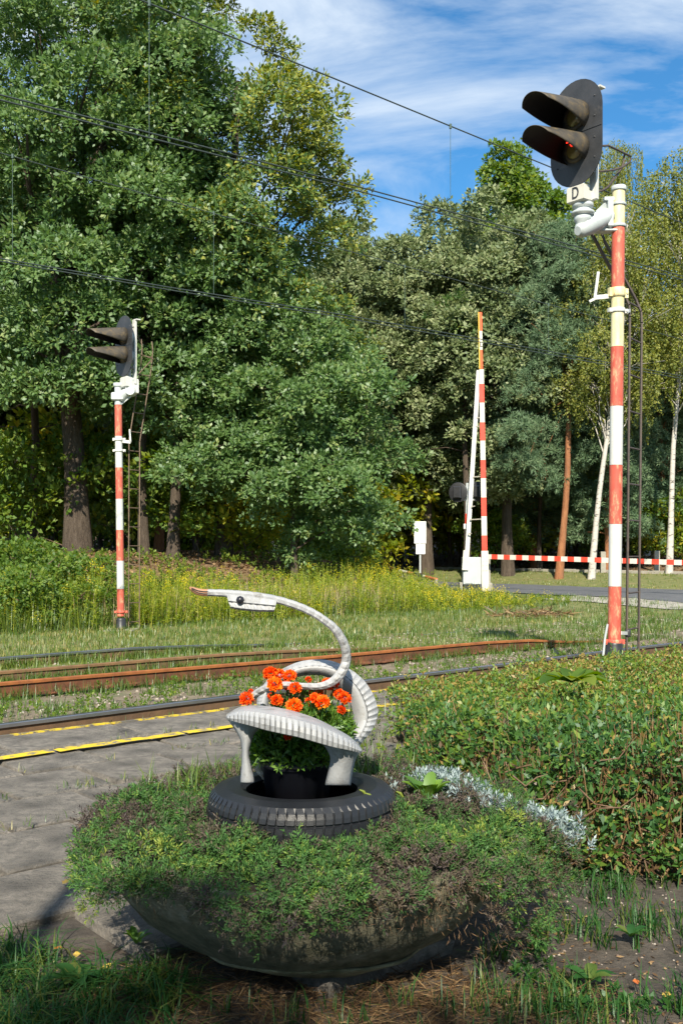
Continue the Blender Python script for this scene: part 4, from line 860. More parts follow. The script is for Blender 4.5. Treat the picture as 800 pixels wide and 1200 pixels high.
clump(512, 914, .49, 150, .075, lb='silver leaved plant just right of the tyre, behind the broad leaves', grp=gs); clump(548, 930, .48, 70, .045, lb='small silver plant between tyre and planter edge', grp=gs); clump(585, 948, .47, 45, .03, lb='smallest silver tuft right of the broad leaved weed', grp=gs); clump(470, 912, .46, 16, .02, lb='sparse silver sprig touching the tyre', grp=gs)
clump(395, 972, .45, 60, .05, 'pale_flowers', 'tiny pale mauve flower heads in front of the tyre', .010, 'silver', .005, 8, 'flowers'); clump(340, 972, .45, 30, .05, 'pale_flowers', 'tiny pale flower heads below the left side of the tyre', .010, 'silver', .005, 8, 'flowers')
# broad-leaved weeds
def rosette(px, py, z, n, ll, lw, lb, m='mari_leaf', up=.9, name='broad_leaf_weed', grp=None):
    c = G(px, py, z); root = empty(name, c, lb, 'weed', grp)
    for k in range(n):
        a = k*2.4+.3; l = ll*random.uniform(.7, 1.1); d = Vector((math.cos(a), math.sin(a), up*random.uniform(.7, 1.4))).normalized(); s_ = Vector((-math.sin(a), math.cos(a), 0)); rows = []
        for i in range(7):
            f = i/6; w = lw*math.sin(PI*min(1, f*.9+.08))**.8*.5; p = d*l*f+Vector((0, 0, -.35*l*f*f)); rows.append([tuple(p-s_*w+Vector((0, 0, w*.4))), tuple(p), tuple(p+s_*w+Vector((0, 0, w*.4)))])
        mb = MB(); mb.smooth = True; mb.grid(rows); o = obj('leaf', mb, M[m], root, rel=True); at_ = o.data.attributes.new('var', 'FLOAT', 'FACE'); at_.data.foreach_set('value', np.full(len(o.data.polygons), random.random(), np.float32))
    return root
gw = 'broad leaved weeds'
rosette(500, 940, .45, 10, .17, .045, 'upright broad leaved weed in the planter right of the tyre', up=1.6, grp=gw)
rosette(160, 1106, .01, 7, .09, .025, 'small jagged green weed on the paving left of the planter', up=1.2, grp=gw)
rosette(200, 942, .42, 7, .10, .06, 'round leaved weed in the planter left of the tyre', up=.5, grp=gw)
rosette(245, 938, .42, 6, .09, .06, 'dark leaved weed tucked against the left of the tyre', up=.5, grp=gw)
rosette(90, 1150, .0, 8, .13, .05, 'broad weed in the grass at lower left', 'grass_shade', .7, grp=gw)
rosette(690, 1150, .0, 7, .10, .04, 'weed on bare soil at lower right', 'grass_shade', .6, grp=gw)
rosette(738, 1098, .0, 6, .10, .03, 'weed at the hedge foot in lower right', 'grass_shade', .9, grp=gw)
o = rosette(668, 800, .50, 8, .30, .17, 'large pale green leaves poking from the hedge top before the mast', 'bright', .5, grp=gw)
# dark slate pieces and fallen leaves
for px, py, z, s_, lb in ((183, 925, .47, .035, 'dark slate flake nearest the planter rim left of the tyre'), (206, 932, .47, .03, 'dark slate flake beside the round leaved weed'), (166, 950, .46, .03, 'dark slate flake half sunk in stonecrop')):
    c = G(px, py, z); mb = MB(); mb.M = Matrix.Translation(c) @ Matrix.Rotation(px, 4, 'Z') @ Matrix.Rotation(.4, 4, 'X'); mb.box((0, 0, 0), (s_*1.6, s_, .008), .003); o = obj('slate_flake', mb, M['pot']); tag(o, lb, 'stone', 'slate flakes in the planter')
def fleaf(px, py, z, l, lb, col):
    c = G(px, py, z); mb = MB(); Tm = Matrix.Translation(c) @ Matrix.Rotation(px*.7, 4, 'Z') @ Matrix.Rotation(.5 if z > .1 else .1, 4, 'X'); mb.M = Tm
    o_ = [(.0, -.5), (.16, -.34), (.34, -.18), (.30, .0), (.42, .16), (.22, .3), (.08, .5), (-.10, .42), (-.3, .26), (-.38, .08), (-.26, -.1), (-.32, -.26), (-.12, -.38)]
    vs = [(x*l, y*l, .06*l*math.sin(x*9+y*5)) for x, y in o_]+[(0, 0, -.05*l)]; mb.add(vs, [(i, (i+1) % 13, 13) for i in range(13)]); o = obj('fallen_leaf', mb, col); tag(o, lb, 'leaf', 'fallen leaves')
lo = mat('orange leaf', (.50, .15, .02), .7, (.35, .08, .02), 30); ly = mat('yellow leaf', (.50, .36, .06), .7, (.35, .22, .05), 30)
fleaf(443, 996, .44, .045, 'orange fallen leaf on the stonecrop in front of the tyre', lo); fleaf(68, 1110, .03, .03, 'small orange leaf on the paving at lower left', lo); fleaf(90, 1118, .02, .035, 'yellow leaf at the paving edge by the grass', ly); fleaf(80, 1032, .03, .06, 'yellow green leaf on paving touching the planter shadow', ly)
fleaf(125, 1132, .01, .04, 'yellow leaf in the grass below the paving', ly); fleaf(780, 1165, .01, .035, 'yellow leaf in the grass at lower right', ly); fleaf(745, 1150, .01, .03, 'orange leaf on bare soil at lower right', lo)

# ---------------------------------------------------------------- black tyre
TC = Vector((-.131, 3.41, .40))
ty = empty('tyre', TC, 'black car tyre lying flat on the planter', 'tyre')
NB = 66; cols = []; TH = .168; RO = .312
def tprof(groove):
    g_ = .007 if groove else 0
    return [(.185, .012), (.205, .0), (.25, -.002), (.288, .008), (.304-g_, .026), (.309-g_, .040), (.312-g_, .055), (.304, .057), (.304, .063), (.314-g_, .065), (.315-g_, .084), (.314-g_, .103), (.304, .105), (.304, .111), (.312-g_, .113), (.309-g_, .128), (.303-g_, .145), (.288, .160), (.25, .170), (.205, .168), (.185, .156), (.19, .13), (.215, .12), (.26, .10), (.26, .07), (.215, .05), (.19, .04), (.185, .012)]
rows = []
for b_ in range(NB):
    for q, gflag in ((0, 1), (.14, 1), (.20, 0), (.94, 0)):
        pr = tprof(gflag); row = []
        for r, z in pr:
            sk_ = .25*math.sin((z-.084)/.168*PI)*(1 if z > .084 else -1)*(r > .30)*.10; a = 2*PI*(b_+q)/NB+sk_; row.append((TC.x+r*math.cos(a), TC.y+r*math.sin(a), TC.z+z))
        rows.append(row)
rows.append(rows[0]); mb = MB(); mb.smooth = False; mb.grid(rows); o = obj('tyre_casing', mb, M['rubber'], ty)

# ---------------------------------------------------------------- flower pot and marigolds
PP = Vector((-.148, 3.45, .42)); pot = empty('flower_pot', PP, 'black plastic flower pot standing inside the tyre', 'flower pot')
mb = MB(); mb.M = Matrix.Translation(PP); mb.lathe([(0, 0), (.095, 0), (.118, .205), (.126, .207), (.127, .235), (.118, .236), (.112, .22), (.09, .02)], 36); obj('pot_shell', mb, M['pot'], pot)
mb = MB(); mb.M = Matrix.Translation(PP); mb.lathe([(.113, .215), (.06, .222), (0, .225)], 24); obj('soil', mb, M['peat'], pot)
mg = empty('marigold_plant', PP+Vector((0, 0, .22)), 'bushy marigold with orange blooms in the black pot', 'flowers')
n = 1000; a = rng.uniform(0, 6.28, n); rr = .15*np.sqrt(rng.uniform(0, 1, n)); P = np.stack([PP.x+.01+rr*np.cos(a)*1.1, PP.y+rr*np.sin(a)*.7, PP.z+.245+rng.uniform(0, .2, n)*(1.15-rr/.22)], 1)
P2 = P.copy()[:110]; a2 = rng.uniform(0, 6.28, 110); P2[:, 0] = PP.x+.13*np.cos(a2); P2[:, 1] = PP.y+.13*np.sin(a2); P2[:, 2] = PP.z+.235+rng.uniform(-.015, .03, 110); P = np.concatenate([P, P2]); n = len(P)
Dr = np.stack([(P[:, 0]-PP.x)*4, (P[:, 1]-PP.y)*4, .35+0*P[:, 0]], 1)+.5*rng.normal(size=(n, 3))
V, F, ti = sprigs(P, Dr, 9, .028, .008, .9, .03); mesh_np('foliage', V, F, rng.uniform(0, 1, len(F)), [M['mari_leaf']], mg)
fl = [(187, 188, 30, 3.30), (293, 75, 30, 3.45), (335, 80, 24, 3.47), (380, 85, 27, 3.45), (310, 125, 33, 3.33), (363, 130, 22, 3.40), (402, 142, 27, 3.36), (320, 195, 26, 3.32), (398, 220, 33, 3.28), (495, 160, 30, 3.44), (525, 205, 31, 3.34), (492, 188, 26, 3.36), (468, 200, 20, 3.42), (545, 125, 28, 3.5), (578, 115, 22, 3.5), (598, 168, 24, 3.46), (622, 186, 28, 3.42), (608, 236, 20, 3.42), (375, 354, 20, 3.24), (508, 140, 22, 3.48), (462, 102, 14, 3.55), (205, 155, 12, 3.5), (296, 176, 16, 3.5)]
for k, (x, y, r, Y) in enumerate(fl):
    c = Q(240+x/3.81, 770+y/3.81, Y); R = r/3.81/FL*Y*1.15; root_v = Vector((PP.x+(c.x-PP.x)*.3, PP.y+(c.y-PP.y)*.3, PP.z+.22)); m_ = (c+root_v)/2+Vector(((c.x-PP.x)*.25, 0, .0))
    ax = Vector((random.uniform(-.4, .4)+(c.x-PP.x)*1.5, -.55, .75)).normalized(); Rm = ax.to_track_quat('Z', 'Y').to_matrix().to_4x4(); Vs = []
    n = 120; a = rng.uniform(0, 6.28, n); lv = rng.uniform(0, 1, n); dirs = np.stack([np.cos(a)*np.sqrt(1-lv**2*.9), np.sin(a)*np.sqrt(1-lv**2*.9), lv*1.0-.12], 1); dirs = nrm(dirs)
    P = dirs*R*.45; N = nrm(np.array([[0, 0, 1.0]])+.9*rng.normal(size=(n, 3))); V, F = leaves(P, dirs+.25*rng.normal(size=(n, 3)), N, R*.62*rng.uniform(.8, 1.15, n), R*.55, .18)
    rot = np.array(Rm.to_3x3()); V = V @ rot.T+np.array(c)
    o = mesh_np('bloom', V, F, np.clip(rng.normal(.45+.25*(r > 30)-.25*(r < 21), .22, n), 0, 1), [M['marigold']], mg)
    mb = MB(); mb.tube([root_v, m_, c-ax*R*.4], [.004, .0035, .003], 5); obj('flower_stem', mb, M['mari_leaf'], mg)

# ---------------------------------------------------------------- tyre swan
SW = Vector((-.13, 3.41, .57))
swan = empty('tyre_swan', SW, 'white painted swan cut from an old tyre around the flower pot', 'garden ornament')
def q7(x, y, Y): return Q(240+x/3.81, 770+y/3.81, Y)
def interp(pts, n):
    """smooth resample of (x, y) lists"""
    P = np.array(pts, float); m = len(P); out = []
    for k in range(n):
        f = k/(n-1)*(m-1); i = min(int(f), m-2); u = f-i; p0, p1, p2, p3 = P[max(i-1, 0)], P[i], P[i+1], P[min(i+2, m-1)]
        out.append(.5*((2*p1)+(-p0+p2)*u+(2*p0-5*p1+4*p2-p3)*u*u+(-p0+3*p1-3*p2+p3)*u**3))
    return np.array(out)
# front wing
nr = 30; N_ = nr*4+1
Tt = interp([(100, 259), (150, 230), (200, 219), (270, 222), (340, 232), (420, 252), (500, 280), (570, 315), (640, 355), (680, 390), (697, 412)], N_)
Rr = interp([(100, 263), (150, 247), (200, 244), (270, 253), (340, 266), (420, 284), (500, 306), (570, 336), (640, 370), (680, 398), (697, 415)], N_)
Bb = interp([(103, 276), (150, 290), (200, 302), (270, 322), (340, 338), (420, 355), (500, 378), (570, 398), (640, 412), (680, 422), (697, 424)], N_)
rows = []
for k in range(N_):
    f = k/(N_-1); Yb = 3.30-.15*math.sin(PI*f)-.01; off = .008 if k % 4 else 0; row = []
    T_, R_, B_ = Tt[k], Rr[k], Bb[k]; thin = math.sin(PI*min(max(f, .0), 1))**.5
    row.append(q7(T_[0], T_[1]+14, Yb+.16*thin)); row.append(q7(T_[0], T_[1]+2, Yb+.135*thin)); row.append(q7(T_[0], T_[1], Yb+.11*thin)); row.append(q7((T_[0]+R_[0])/2, (T_[1]*.4+R_[1]*.6), Yb+.05*thin)); row.append(q7(R_[0], R_[1]-1, Yb+.012))
    for g, bul in ((.04, .004), (.35, -.006), (.68, -.010), (.98, -.006)):
        row.append(q7(R_[0]*(1-g)+B_[0]*g, R_[1]*(1-g)+B_[1]*g, Yb+bul-off*(1.2 if .1 < g else .5)))
    row.append(q7(B_[0], B_[1]+1, Yb+.012)); row.append(q7(B_[0], B_[1]-6, Yb+.055*thin)); rows.append([tuple(p) for p in row])
mb = MB(); mb.grid(rows)
ncol = len(rows[0])-1
mb.sm = [((i % ncol) in (0, 1, 2)) for i in range(len(mb.f))]
wing = obj('front_wing', mb, M['swan'], swan, solid=.006)
def loft(name, Lo, Ro, Yt, Yb, bul, m='swan', nn_=14, mm=9, parent=None, rib=0):
    A = interp(Lo, nn_); B = interp(Ro, nn_); rows = []
    for k in range(nn_):
        f = k/(nn_-1); Y = Yt+(Yb-Yt)*f; row = []
        for i in range(mm):
            g = i/(mm-1); rr_ = (-.006 if (rib and (k % 3 == 1)) else 0); row.append(tuple(q7(A[k][0]*(1-g)+B[k][0]*g, A[k][1]*(1-g)+B[k][1]*g, Y-bul*math.sin(PI*g)+rr_)))
        rows.append(row)
    mb = MB(); mb.smooth = not rib; mb.grid(rows); return obj(name, mb, M[m], parent or swan, solid=.007)
loft('wing_leg', [(103, 274), (140, 325), (165, 375), (170, 440), (163, 535), (163, 560)], [(245, 314), (218, 342), (203, 385), (194, 440), (216, 532), (218, 560)], 3.275, 3.30, .02)
loft('wing_leg', [(530, 385), (556, 425), (563, 455), (556, 500), (543, 552), (540, 570)], [(690, 422), (672, 448), (664, 475), (656, 510), (650, 548), (648, 570)], 3.24, 3.30, .035)
# standing rear loop
nr = 40; N_ = nr*3+1
O_ = interp([(238, 235), (236, 205), (245, 160), (290, 95), (350, 55), (420, 25), (500, 14), (580, 25), (650, 60), (710, 110), (750, 175), (768, 250), (745, 320), (692, 388), (668, 430), (660, 475)], N_)
I_ = interp([(278, 240), (279, 208), (290, 172), (322, 130), (365, 105), (430, 82), (500, 77), (560, 92), (605, 130), (640, 180), (660, 240), (666, 290), (656, 330), (650, 366), (640, 430), (640, 475)], N_)
rows = []
for k in range(N_):
    f = k/(N_-1); off = .006 if k % 3 == 1 else 0; row = []; Yc = 3.62-.14*max(0, f-.75)/.25-.10*max(0, .2-f)/.2; wt = .62
    for g in (0, .04, .15, .3, .45, .56, .60, .63, .76, .90, 1.0):
        bl_ = -.045*math.sin(PI*min(1, g*.85+.08)); o2 = off if g > .6 else 0
        px_, py_ = I_[k][0]*(1-g)+O_[k][0]*g, I_[k][1]*(1-g)+O_[k][1]*g; p = q7(px_, py_, Yc+bl_-o2*.8+(.012 if g == .6 else 0)); row.append(tuple(p))
    p = q7(O_[k][0], O_[k][1], Yc+.06); row.append(tuple(p)); p = q7(O_[k][0]*.9+I_[k][0]*.1, O_[k][1]*.9+I_[k][1]*.1, Yc+.12); row.append(tuple(p)); rows.append(row)
mb = MB(); mb.grid(rows); nc = len(rows[0])-1; mb.sm = [(i % nc) < 5 for i in range(len(mb.f))]
obj('rear_loop', mb, M['swan'], swan, solid=.006)
loft('rear_leg', [(196, 320), (204, 400), (212, 470), (245, 530), (250, 560)], [(240, 320), (248, 400), (262, 480), (270, 540), (272, 560)], 3.56, 3.56, .02, 'swan_tan', 24, 6, rib=1)
# neck: a strip of tread, swept
path = interp([(293, 821), (300, 813), (314, 805.5), (332, 802.5), (354, 804), (374, 804.3), (389, 799), (400, 788), (405.5, 774), (403.5, 756), (393, 738), (380, 727), (366, 718), (348, 710), (325, 703), (300, 698.5), (280, 696.5), (262, 695.2), (243, 694.6)], 97)
hw = np.interp(np.linspace(0, 18, 97), range(19), [4, 4.3, 4.3, 3.8, 3.8, 4.2, 5, 5.6, 5.4, 5.2, 4.8, 4.5, 4.4, 4.4, 4.4, 4.4, 4.4, 4.2, 4.0])
Yn = np.interp(np.linspace(0, 18, 97), range(19), [3.42, 3.40, 3.38, 3.38, 3.40, 3.42, 3.44, 3.45, 3.45, 3.43, 3.41, 3.40, 3.40, 3.40, 3.40, 3.40, 3.40, 3.40, 3.40])
def sweep(path, hw, Yn, dep, rib=True, out=1):
    rows = []
    for k in range(len(path)):
        d = path[min(k+1, len(path)-1)]-path[max(k-1, 0)]; d = d/np.linalg.norm(d); n = np.array([-d[1], d[0]])*out     # image-plane normal
        h = hw[k]; b_ = .8 if (rib and k % 3) else 0; sec = [(-h, -dep*.8), (-h*.6, -dep-.002*b_), (h*.25, -dep-.005*b_), (h*.85+b_*.3, -dep*.8), (h+b_*.4, -dep*.3), (h+b_*.4, dep*.4), (h*.8, dep), (-h, dep), (-h*1.0, 0)]
        rows.append([tuple(Q(path[k][0]+n[0]*a, path[k][1]+n[1]*a, Yn[k]+b2_)) for a, b2_ in sec+[sec[0]]])
    mb = MB(); mb.grid(rows); m = len(rows[0]); mb.add(rows[0][:-1], [tuple(range(m-1))]); mb.add(rows[-1][:-1], [tuple(range(m-1))]); return mb
neck = obj('neck', sweep(path, hw, Yn, .026, True, 1), M['swan'], swan)
mb = MB(); hd = interp([(266, 697.5), (285, 699), (302, 701), (324, 704.5)], 15); lo_ = interp([(271, 711), (285, 713), (302, 714.5), (321, 715)], 15); rows = []
for k in range(15):
    z_ = -.004 if k % 2 else 0; rows.append([tuple(Q(hd[k][0], hd[k][1], 3.385)), tuple(Q(hd[k][0], hd[k][1]+1, 3.368+z_)), tuple(Q((hd[k][0]+lo_[k][0])/2, (hd[k][1]+lo_[k][1])/2-1, 3.362+z_)), tuple(Q((hd[k][0]+lo_[k][0])/2, (hd[k][1]+lo_[k][1])/2+.4, 3.367)), tuple(Q(lo_[k][0], lo_[k][1]-1.0, 3.364+z_)), tuple(Q(lo_[k][0], lo_[k][1], 3.37)), tuple(Q(lo_[k][0], lo_[k][1]-1, 3.40))])
mb.grid(rows); hd_o = obj('head', mb, M['swan'], swan, solid=.012)
mb = MB(); mb.M = Matrix.Translation(Q(281.5, 703.2, 3.357)); mb.lathe([(.0, -.014), (.010, -.010), (.0145, 0), (.010, .010), (0, .014)], 14); obj('eye', mb, M['pot'], hd_o)
bp = interp([(244, 694.6), (238, 694.4), (231, 693), (226, 690.5), (222, 688.5)], 13); bh = np.interp(np.linspace(0, 4, 13), range(5), [4.3, 4.2, 3.9, 3.0, 1.2])
obj('beak', sweep(bp, bh, [3.40]*13, .024, False), M['beak'], swan)
mb = MB()
for dy in (-1.6, 1.0): mb.tube([Q(p[0], p[1]+dy*bh[i]/4.3, 3.373) for i, p in enumerate(bp[:-2])], .0012, 5)
obj('beak_groove', mb, M['pot'], swan)

# ---------------------------------------------------------------- hedge
hg = empty('hedge', (2, 5.5, 0), 'wide low hedge of small glossy leaves filling the right foreground', 'hedge')
def hedge_top(x, y):
    # left boundary recedes with distance, front face at about y = 4.3
    fr = S((y-(4.15+.10*np.sin(x*3)))/.45); lf = S((x-(.28+.12*np.sin(y*4)+.22*np.clip(5.5-y, 0, 2)))/.5)
    bk = S((11.0+.75*(x-2.5)-y)/.5) ; _, t = st(x, y); bk = bk*S((-.25-t)/.4)
    return (.45+.04*wob(x, y, 2.2, 21)+.045*wob(x, y, 6, 22)+.04*S((x-1)/2)-.29*S((y-4.6)/3.8))*fr*lf*bk
def hedge_pts(n, vis):
    y = 4.05+8.2*rng.uniform(0, 1, n)**1.5; x = rng.uniform(.0, 1, n)*(.52*y+.9); h = hedge_top(x, y); k = h > .08; x, y, h = x[k], y[k], h[k]
    u = rng.uniform(0, 1, len(x)); frontish = (y < 5.0)
    z = np.where(frontish, h*(1-u**1.3*.95), h*(1-.38*u**2)); kk = (wob(x, y+z*1.5, 7, 41) > -.38) & ~((y < 4.75) & (u > .55) & (rng.uniform(size=len(x)) < .45)) if vis else (x > -9); x, y, z, h = x[kk], y[kk], z[kk], h[kk]; return np.stack([x, y, z], 1), h
P, h_ = hedge_pts(42000, 1)
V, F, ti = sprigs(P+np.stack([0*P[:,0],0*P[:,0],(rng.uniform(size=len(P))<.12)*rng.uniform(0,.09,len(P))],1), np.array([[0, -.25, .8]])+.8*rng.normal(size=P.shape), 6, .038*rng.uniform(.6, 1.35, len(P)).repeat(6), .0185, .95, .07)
sz = 1
dpt = P[ti][:, 2]/h_[ti]; ypart = np.clip((P[ti][:, 1]-5)/4, 0, 1)  # ypart yellows the farther leaves: sunlight on the hedge put into leaf colour
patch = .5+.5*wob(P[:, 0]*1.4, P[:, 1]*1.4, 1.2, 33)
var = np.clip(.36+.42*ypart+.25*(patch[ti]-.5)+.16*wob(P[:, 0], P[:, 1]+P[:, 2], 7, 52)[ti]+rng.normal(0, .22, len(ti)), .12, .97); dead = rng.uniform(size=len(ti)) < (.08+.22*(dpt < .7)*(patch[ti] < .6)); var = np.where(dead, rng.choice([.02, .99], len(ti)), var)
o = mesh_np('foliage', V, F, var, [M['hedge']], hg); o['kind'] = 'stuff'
P, h_ = hedge_pts(9000, 0); P[:, 2] = 0; top = P.copy(); top[:, :2] += rng.normal(0, .09, (len(P), 2)); top[:, 2] = h_*rng.uniform(.6, 1.2, len(P)); parts = []
d = top-P; ln = np.linalg.norm(d, axis=1)
for rr_ in ((1, 0, 0), (0, 1, 0)):
    w = np.array(rr_)*.004; V_ = np.stack([P-w, P+w, top+w*.4, top-w*.4], 1).reshape(-1, 3); parts.append((V_, np.arange(len(P)*4).reshape(-1, 4)))
V, F = cat(parts); o = mesh_np('hedge_stem', V, F, rng.uniform(0, .8, len(F)), [M['dry']], hg); o['kind'] = 'stuff'
# larger woody branches in the hedge
mb = MB()
for k in range(46):
    x = random.uniform(.7, 2.0); y = random.uniform(4.3, 5.2); z = random.uniform(.1, .40); a = random.uniform(-.6, .9); l = random.uniform(.12, .3); w_ = [random.uniform(-.03, .03) for _ in range(4)]; mb.tube([(x, y, z), (x+l*.3, y-.03+w_[0], z+l*.3*math.tan(a)+w_[1]), (x+l*.65, y-.05+w_[2], z+l*.5*math.tan(a)+w_[3]), (x+l, y-.02, z+l*math.tan(a)*.7+.02)], [.004, .0035, .003, .001], 5)
o = obj('woody_branch', mb, M['twig'], hg); o['kind'] = 'stuff'

# ---------------------------------------------------------------- grass and weeds (stuff)
def grass(name, n, fn, h, w, m, label, lean=.6, vr=None, tuft=1, tr=.03):
    P = fn(n)
    if tuft > 1: P = np.repeat(P, tuft, 0)+np.concatenate([rng.normal(0, tr, (len(P)*tuft, 2)), np.zeros((len(P)*tuft, 1))], 1)
    hh = rng.uniform(h[0], h[1], len(P)); V, F = blades(P, hh, w*rng.uniform(.6, 1.3, len(P)), lean)
    v = rng.uniform(0, 1, len(P)) if vr is None else np.clip(vr(P[:, 0], P[:, 1])+rng.normal(0, .15, len(P)), 0, 1)
    o = mesh_np(name, V, F, np.repeat(v, 2), [M[m]]); tag(o, label, 'grass', kind='stuff'); return o
grass('grass', 3600, st_area(-3, 22, .25, 4.9, lambda x, y: (wob(x, y, 1.6, 6) > -.05)*1.0, -.01), (.05, .17), .008, 'grass', 'grass tufts growing between the rails', .8, lambda x, y: .35+.1*wob(x, y, 1, 2), 9, .045)
grass('field_grass', 11500, st_area(4, 33, 3.8, 17, lambda x, y: np.where(st(x, y)[0] < 25.8, 1, 0)*(.5+.6*(wob(x, y, .8, 16)+.4)), -.02), (.06, .20), .013, 'grass', 'short sunlit grass on the field beyond the tracks', .7, lambda x, y: .46+.22*wob(x, y, .5, 2), 7, .09)
grass('verge_grass', 3000, st_area(32.8, 41, -16, 40, lambda x, y: .8, 0), (.04, .13), .02, 'grass', 'thin grass on the verge between road and kerb', .7, lambda x, y: .62+.2*wob(x, y, .5, 2), 6, .12)
grass('near_field_grass', 2600, st_area(-4, 20, 6.9, 12, None, -.02), (.05, .16), .012, 'grass', 'dry pale grass strip in front of the goldenrod', .8, lambda x, y: .72+.2*wob(x, y, .9, 2), 7, .07)
def px_area(x0, x1, y0, y1, dens=None):
    def fn(n):
        px = rng.uniform(x0, x1, n); v = rng.uniform(1/(y1-HZ), 1/(y0-HZ), n); Y = CH*FL*v; x = (px-400)/FL*Y; y = Y
        if dens is not None: k = rng.uniform(0, 1, n) < dens(x, y); x, y = x[k], y[k]
        return np.stack([x, y, tz(x, y)], 1)
    return fn
grass('corner_grass', 300, px_area(-60, 215, 1105, 1300, lambda x, y: 1.0*((x+.9) < (3.55-y)*.9+.15*np.sin(x*9))), (.05, .15), .006, 'grass_shade', 'dark green grass in the lower left corner', 2.0, None, 8, .022)
grass('soil_grass', 330, px_area(560, 860, 1030, 1300, lambda x, y: (wob(x, y, 4, 7) > .05)*1.0), (.05, .14), .005, 'grass_shade', 'sparse grass tufts on bare soil at lower right', 1.0, None, 9, .02)
grass('bottom_grass', 70, px_area(230, 560, 1160, 1300), (.05, .11), .004, 'grass_shade', 'scattered grass blades below the planter', 1.0, None, 5, .02)
grass('planter_grass', 120, lambda n: (lambda a, r: np.stack([PC.x-.02+np.cos(a)*r, PC.y+np.sin(a)*r, .40+0*a], 1))(rng.uniform(.9, 2.9, n), rng.uniform(.4, .74, n)), (.06, .18), .006, 'grass', 'grass blades growing at the back of the planter left of the tyre', .9, lambda x, y: .45+0*x, 7, .02)
grass('paving_weeds', 170, lambda n: (lambda s, k: np.stack([*xy(s, -.63-.58*k+rng.normal(0, .01, n)), .02+0*s], 1))(rng.uniform(-1, 9, n), rng.integers(0, 4, n)), (.02, .06), .005, 'grass', 'small weeds in the joints of the paving', 1.2, None, 7, .03)
grass('edge_grass', 260, st_area(-2, 14, -2.6, -.9, lambda x, y: (x > -.55+.12*(y-5))*1.0, .0), (.08, .24), .007, 'grass', 'tall grass between the paving and the hedge', .8, lambda x, y: .5+0*x, 8, .05)
# foxtail seed heads in front of the tyre
ft = empty('foxtail_grass', G(420, 985, .42), 'foxtail grass with bent seed heads in front of the tyre', 'grass')
for px, py, h in ((412, 940, .10), (432, 936, .12), (447, 944, .09), (400, 948, .08), (425, 932, .14), (372, 965, .07), (468, 934, .1)):
    base_ = G(px, 985, .42); tip = Q(px+4, py, base_.y); mb = MB(); mb.tube([base_, base_.lerp(tip, .6), tip], [.0016, .0013, .001], 4); st_ = obj('stalk', mb, M['grass_shade'], ft); st_.data.attributes.new('var', 'FLOAT', 'FACE')
    mb = MB(); mb.tube([tip, tip+Vector((-.008, 0, .012)), tip+Vector((-.022, 0, .018))], [.003, .005, .002], 6); sh_ = obj('seed_head', mb, M['bright'], st_); a_2 = sh_.data.attributes.new('var', 'FLOAT', 'FACE'); a_2.data.foreach_set('value', np.full(len(sh_.data.polygons), .9, np.float32))
# pine straw under the planter
n = 15000; px = rng.uniform(60, 720, n); Y = 1620/rng.uniform(430, 640, n); x = (px-400)/FL*Y; k = (np.hypot(x-PC.x, Y-PC.y) > .2) & (np.hypot((x-PC.x)/1.05, (Y-2.95)/.52) < 1+.2*np.sin(x*9)); x, Y = x[k], Y[k]
P = np.stack([x, Y, tz(x, Y)+rng.uniform(0, .018, len(x))], 1); D = rng.normal(size=P.shape)*np.array([1, .8, .12])
V, F = leaves(P, D, np.array([[0, 0, 1.0]])+.4*rng.normal(size=P.shape), rng.uniform(.04, .12, len(P)), .0030); o = mesh_np('pine_straw', V, F, rng.uniform(0, .85, len(P)), [M['dry']]); tag(o, 'brown pine needle litter beneath the planter bowl', 'needle litter', kind='stuff')
n = 2600; px = rng.uniform(-40, 860, n); Y = 1620/rng.uniform(400, 640, n); x = (px-400)/FL*Y; k = (x > .55) | (Y < 3.4); x, Y = x[k], Y[k]
P = np.stack([x, Y, tz(x, Y)+.006], 1); V, F = leaves(P, rng.normal(size=P.shape)*np.array([1, 1, .1]), np.array([[0, 0, 1.0]])+.4*rng.normal(size=P.shape), rng.uniform(.008, .03, len(P)), .009); o = mesh_np('ground_debris', V, F, rng.uniform(0, 1, len(P)), [M['dry']]); tag(o, 'small dry leaf fragments scattered on the bare soil', 'leaf litter', kind='stuff')
stones(450, px_area(560, 860, 1010, 1290), (.003, .010), 'soil_crumbs', 'small stones and crumbs on the bare soil at lower right')
# leaf litter flakes on the far bank
def litter(fn, n, sz, nm, lb):
    P = fn(n); P[:, 2] += .02; V, F = leaves(P, rng.normal(size=P.shape)*np.array([1, 1, .2]), np.array([[0, 0, 1.0]])+.5*rng.normal(size=P.shape), rng.uniform(*sz, len(P)), sz[1]*.6); o = mesh_np(nm, V, F, rng.uniform(0, 1, len(P)), [M['dry']]); tag(o, lb, 'leaf litter', kind='stuff')
litter(st_area(39, 58, -20, 40), 16000, (.08, .2), 'leaf_litter', 'brown fallen leaves under the trees beyond the road')
litter(st_area(8, 24, 13.5, 24), 12000, (.06, .15), 'bank_litter', 'brown leaf litter on the bank under the big oaks')
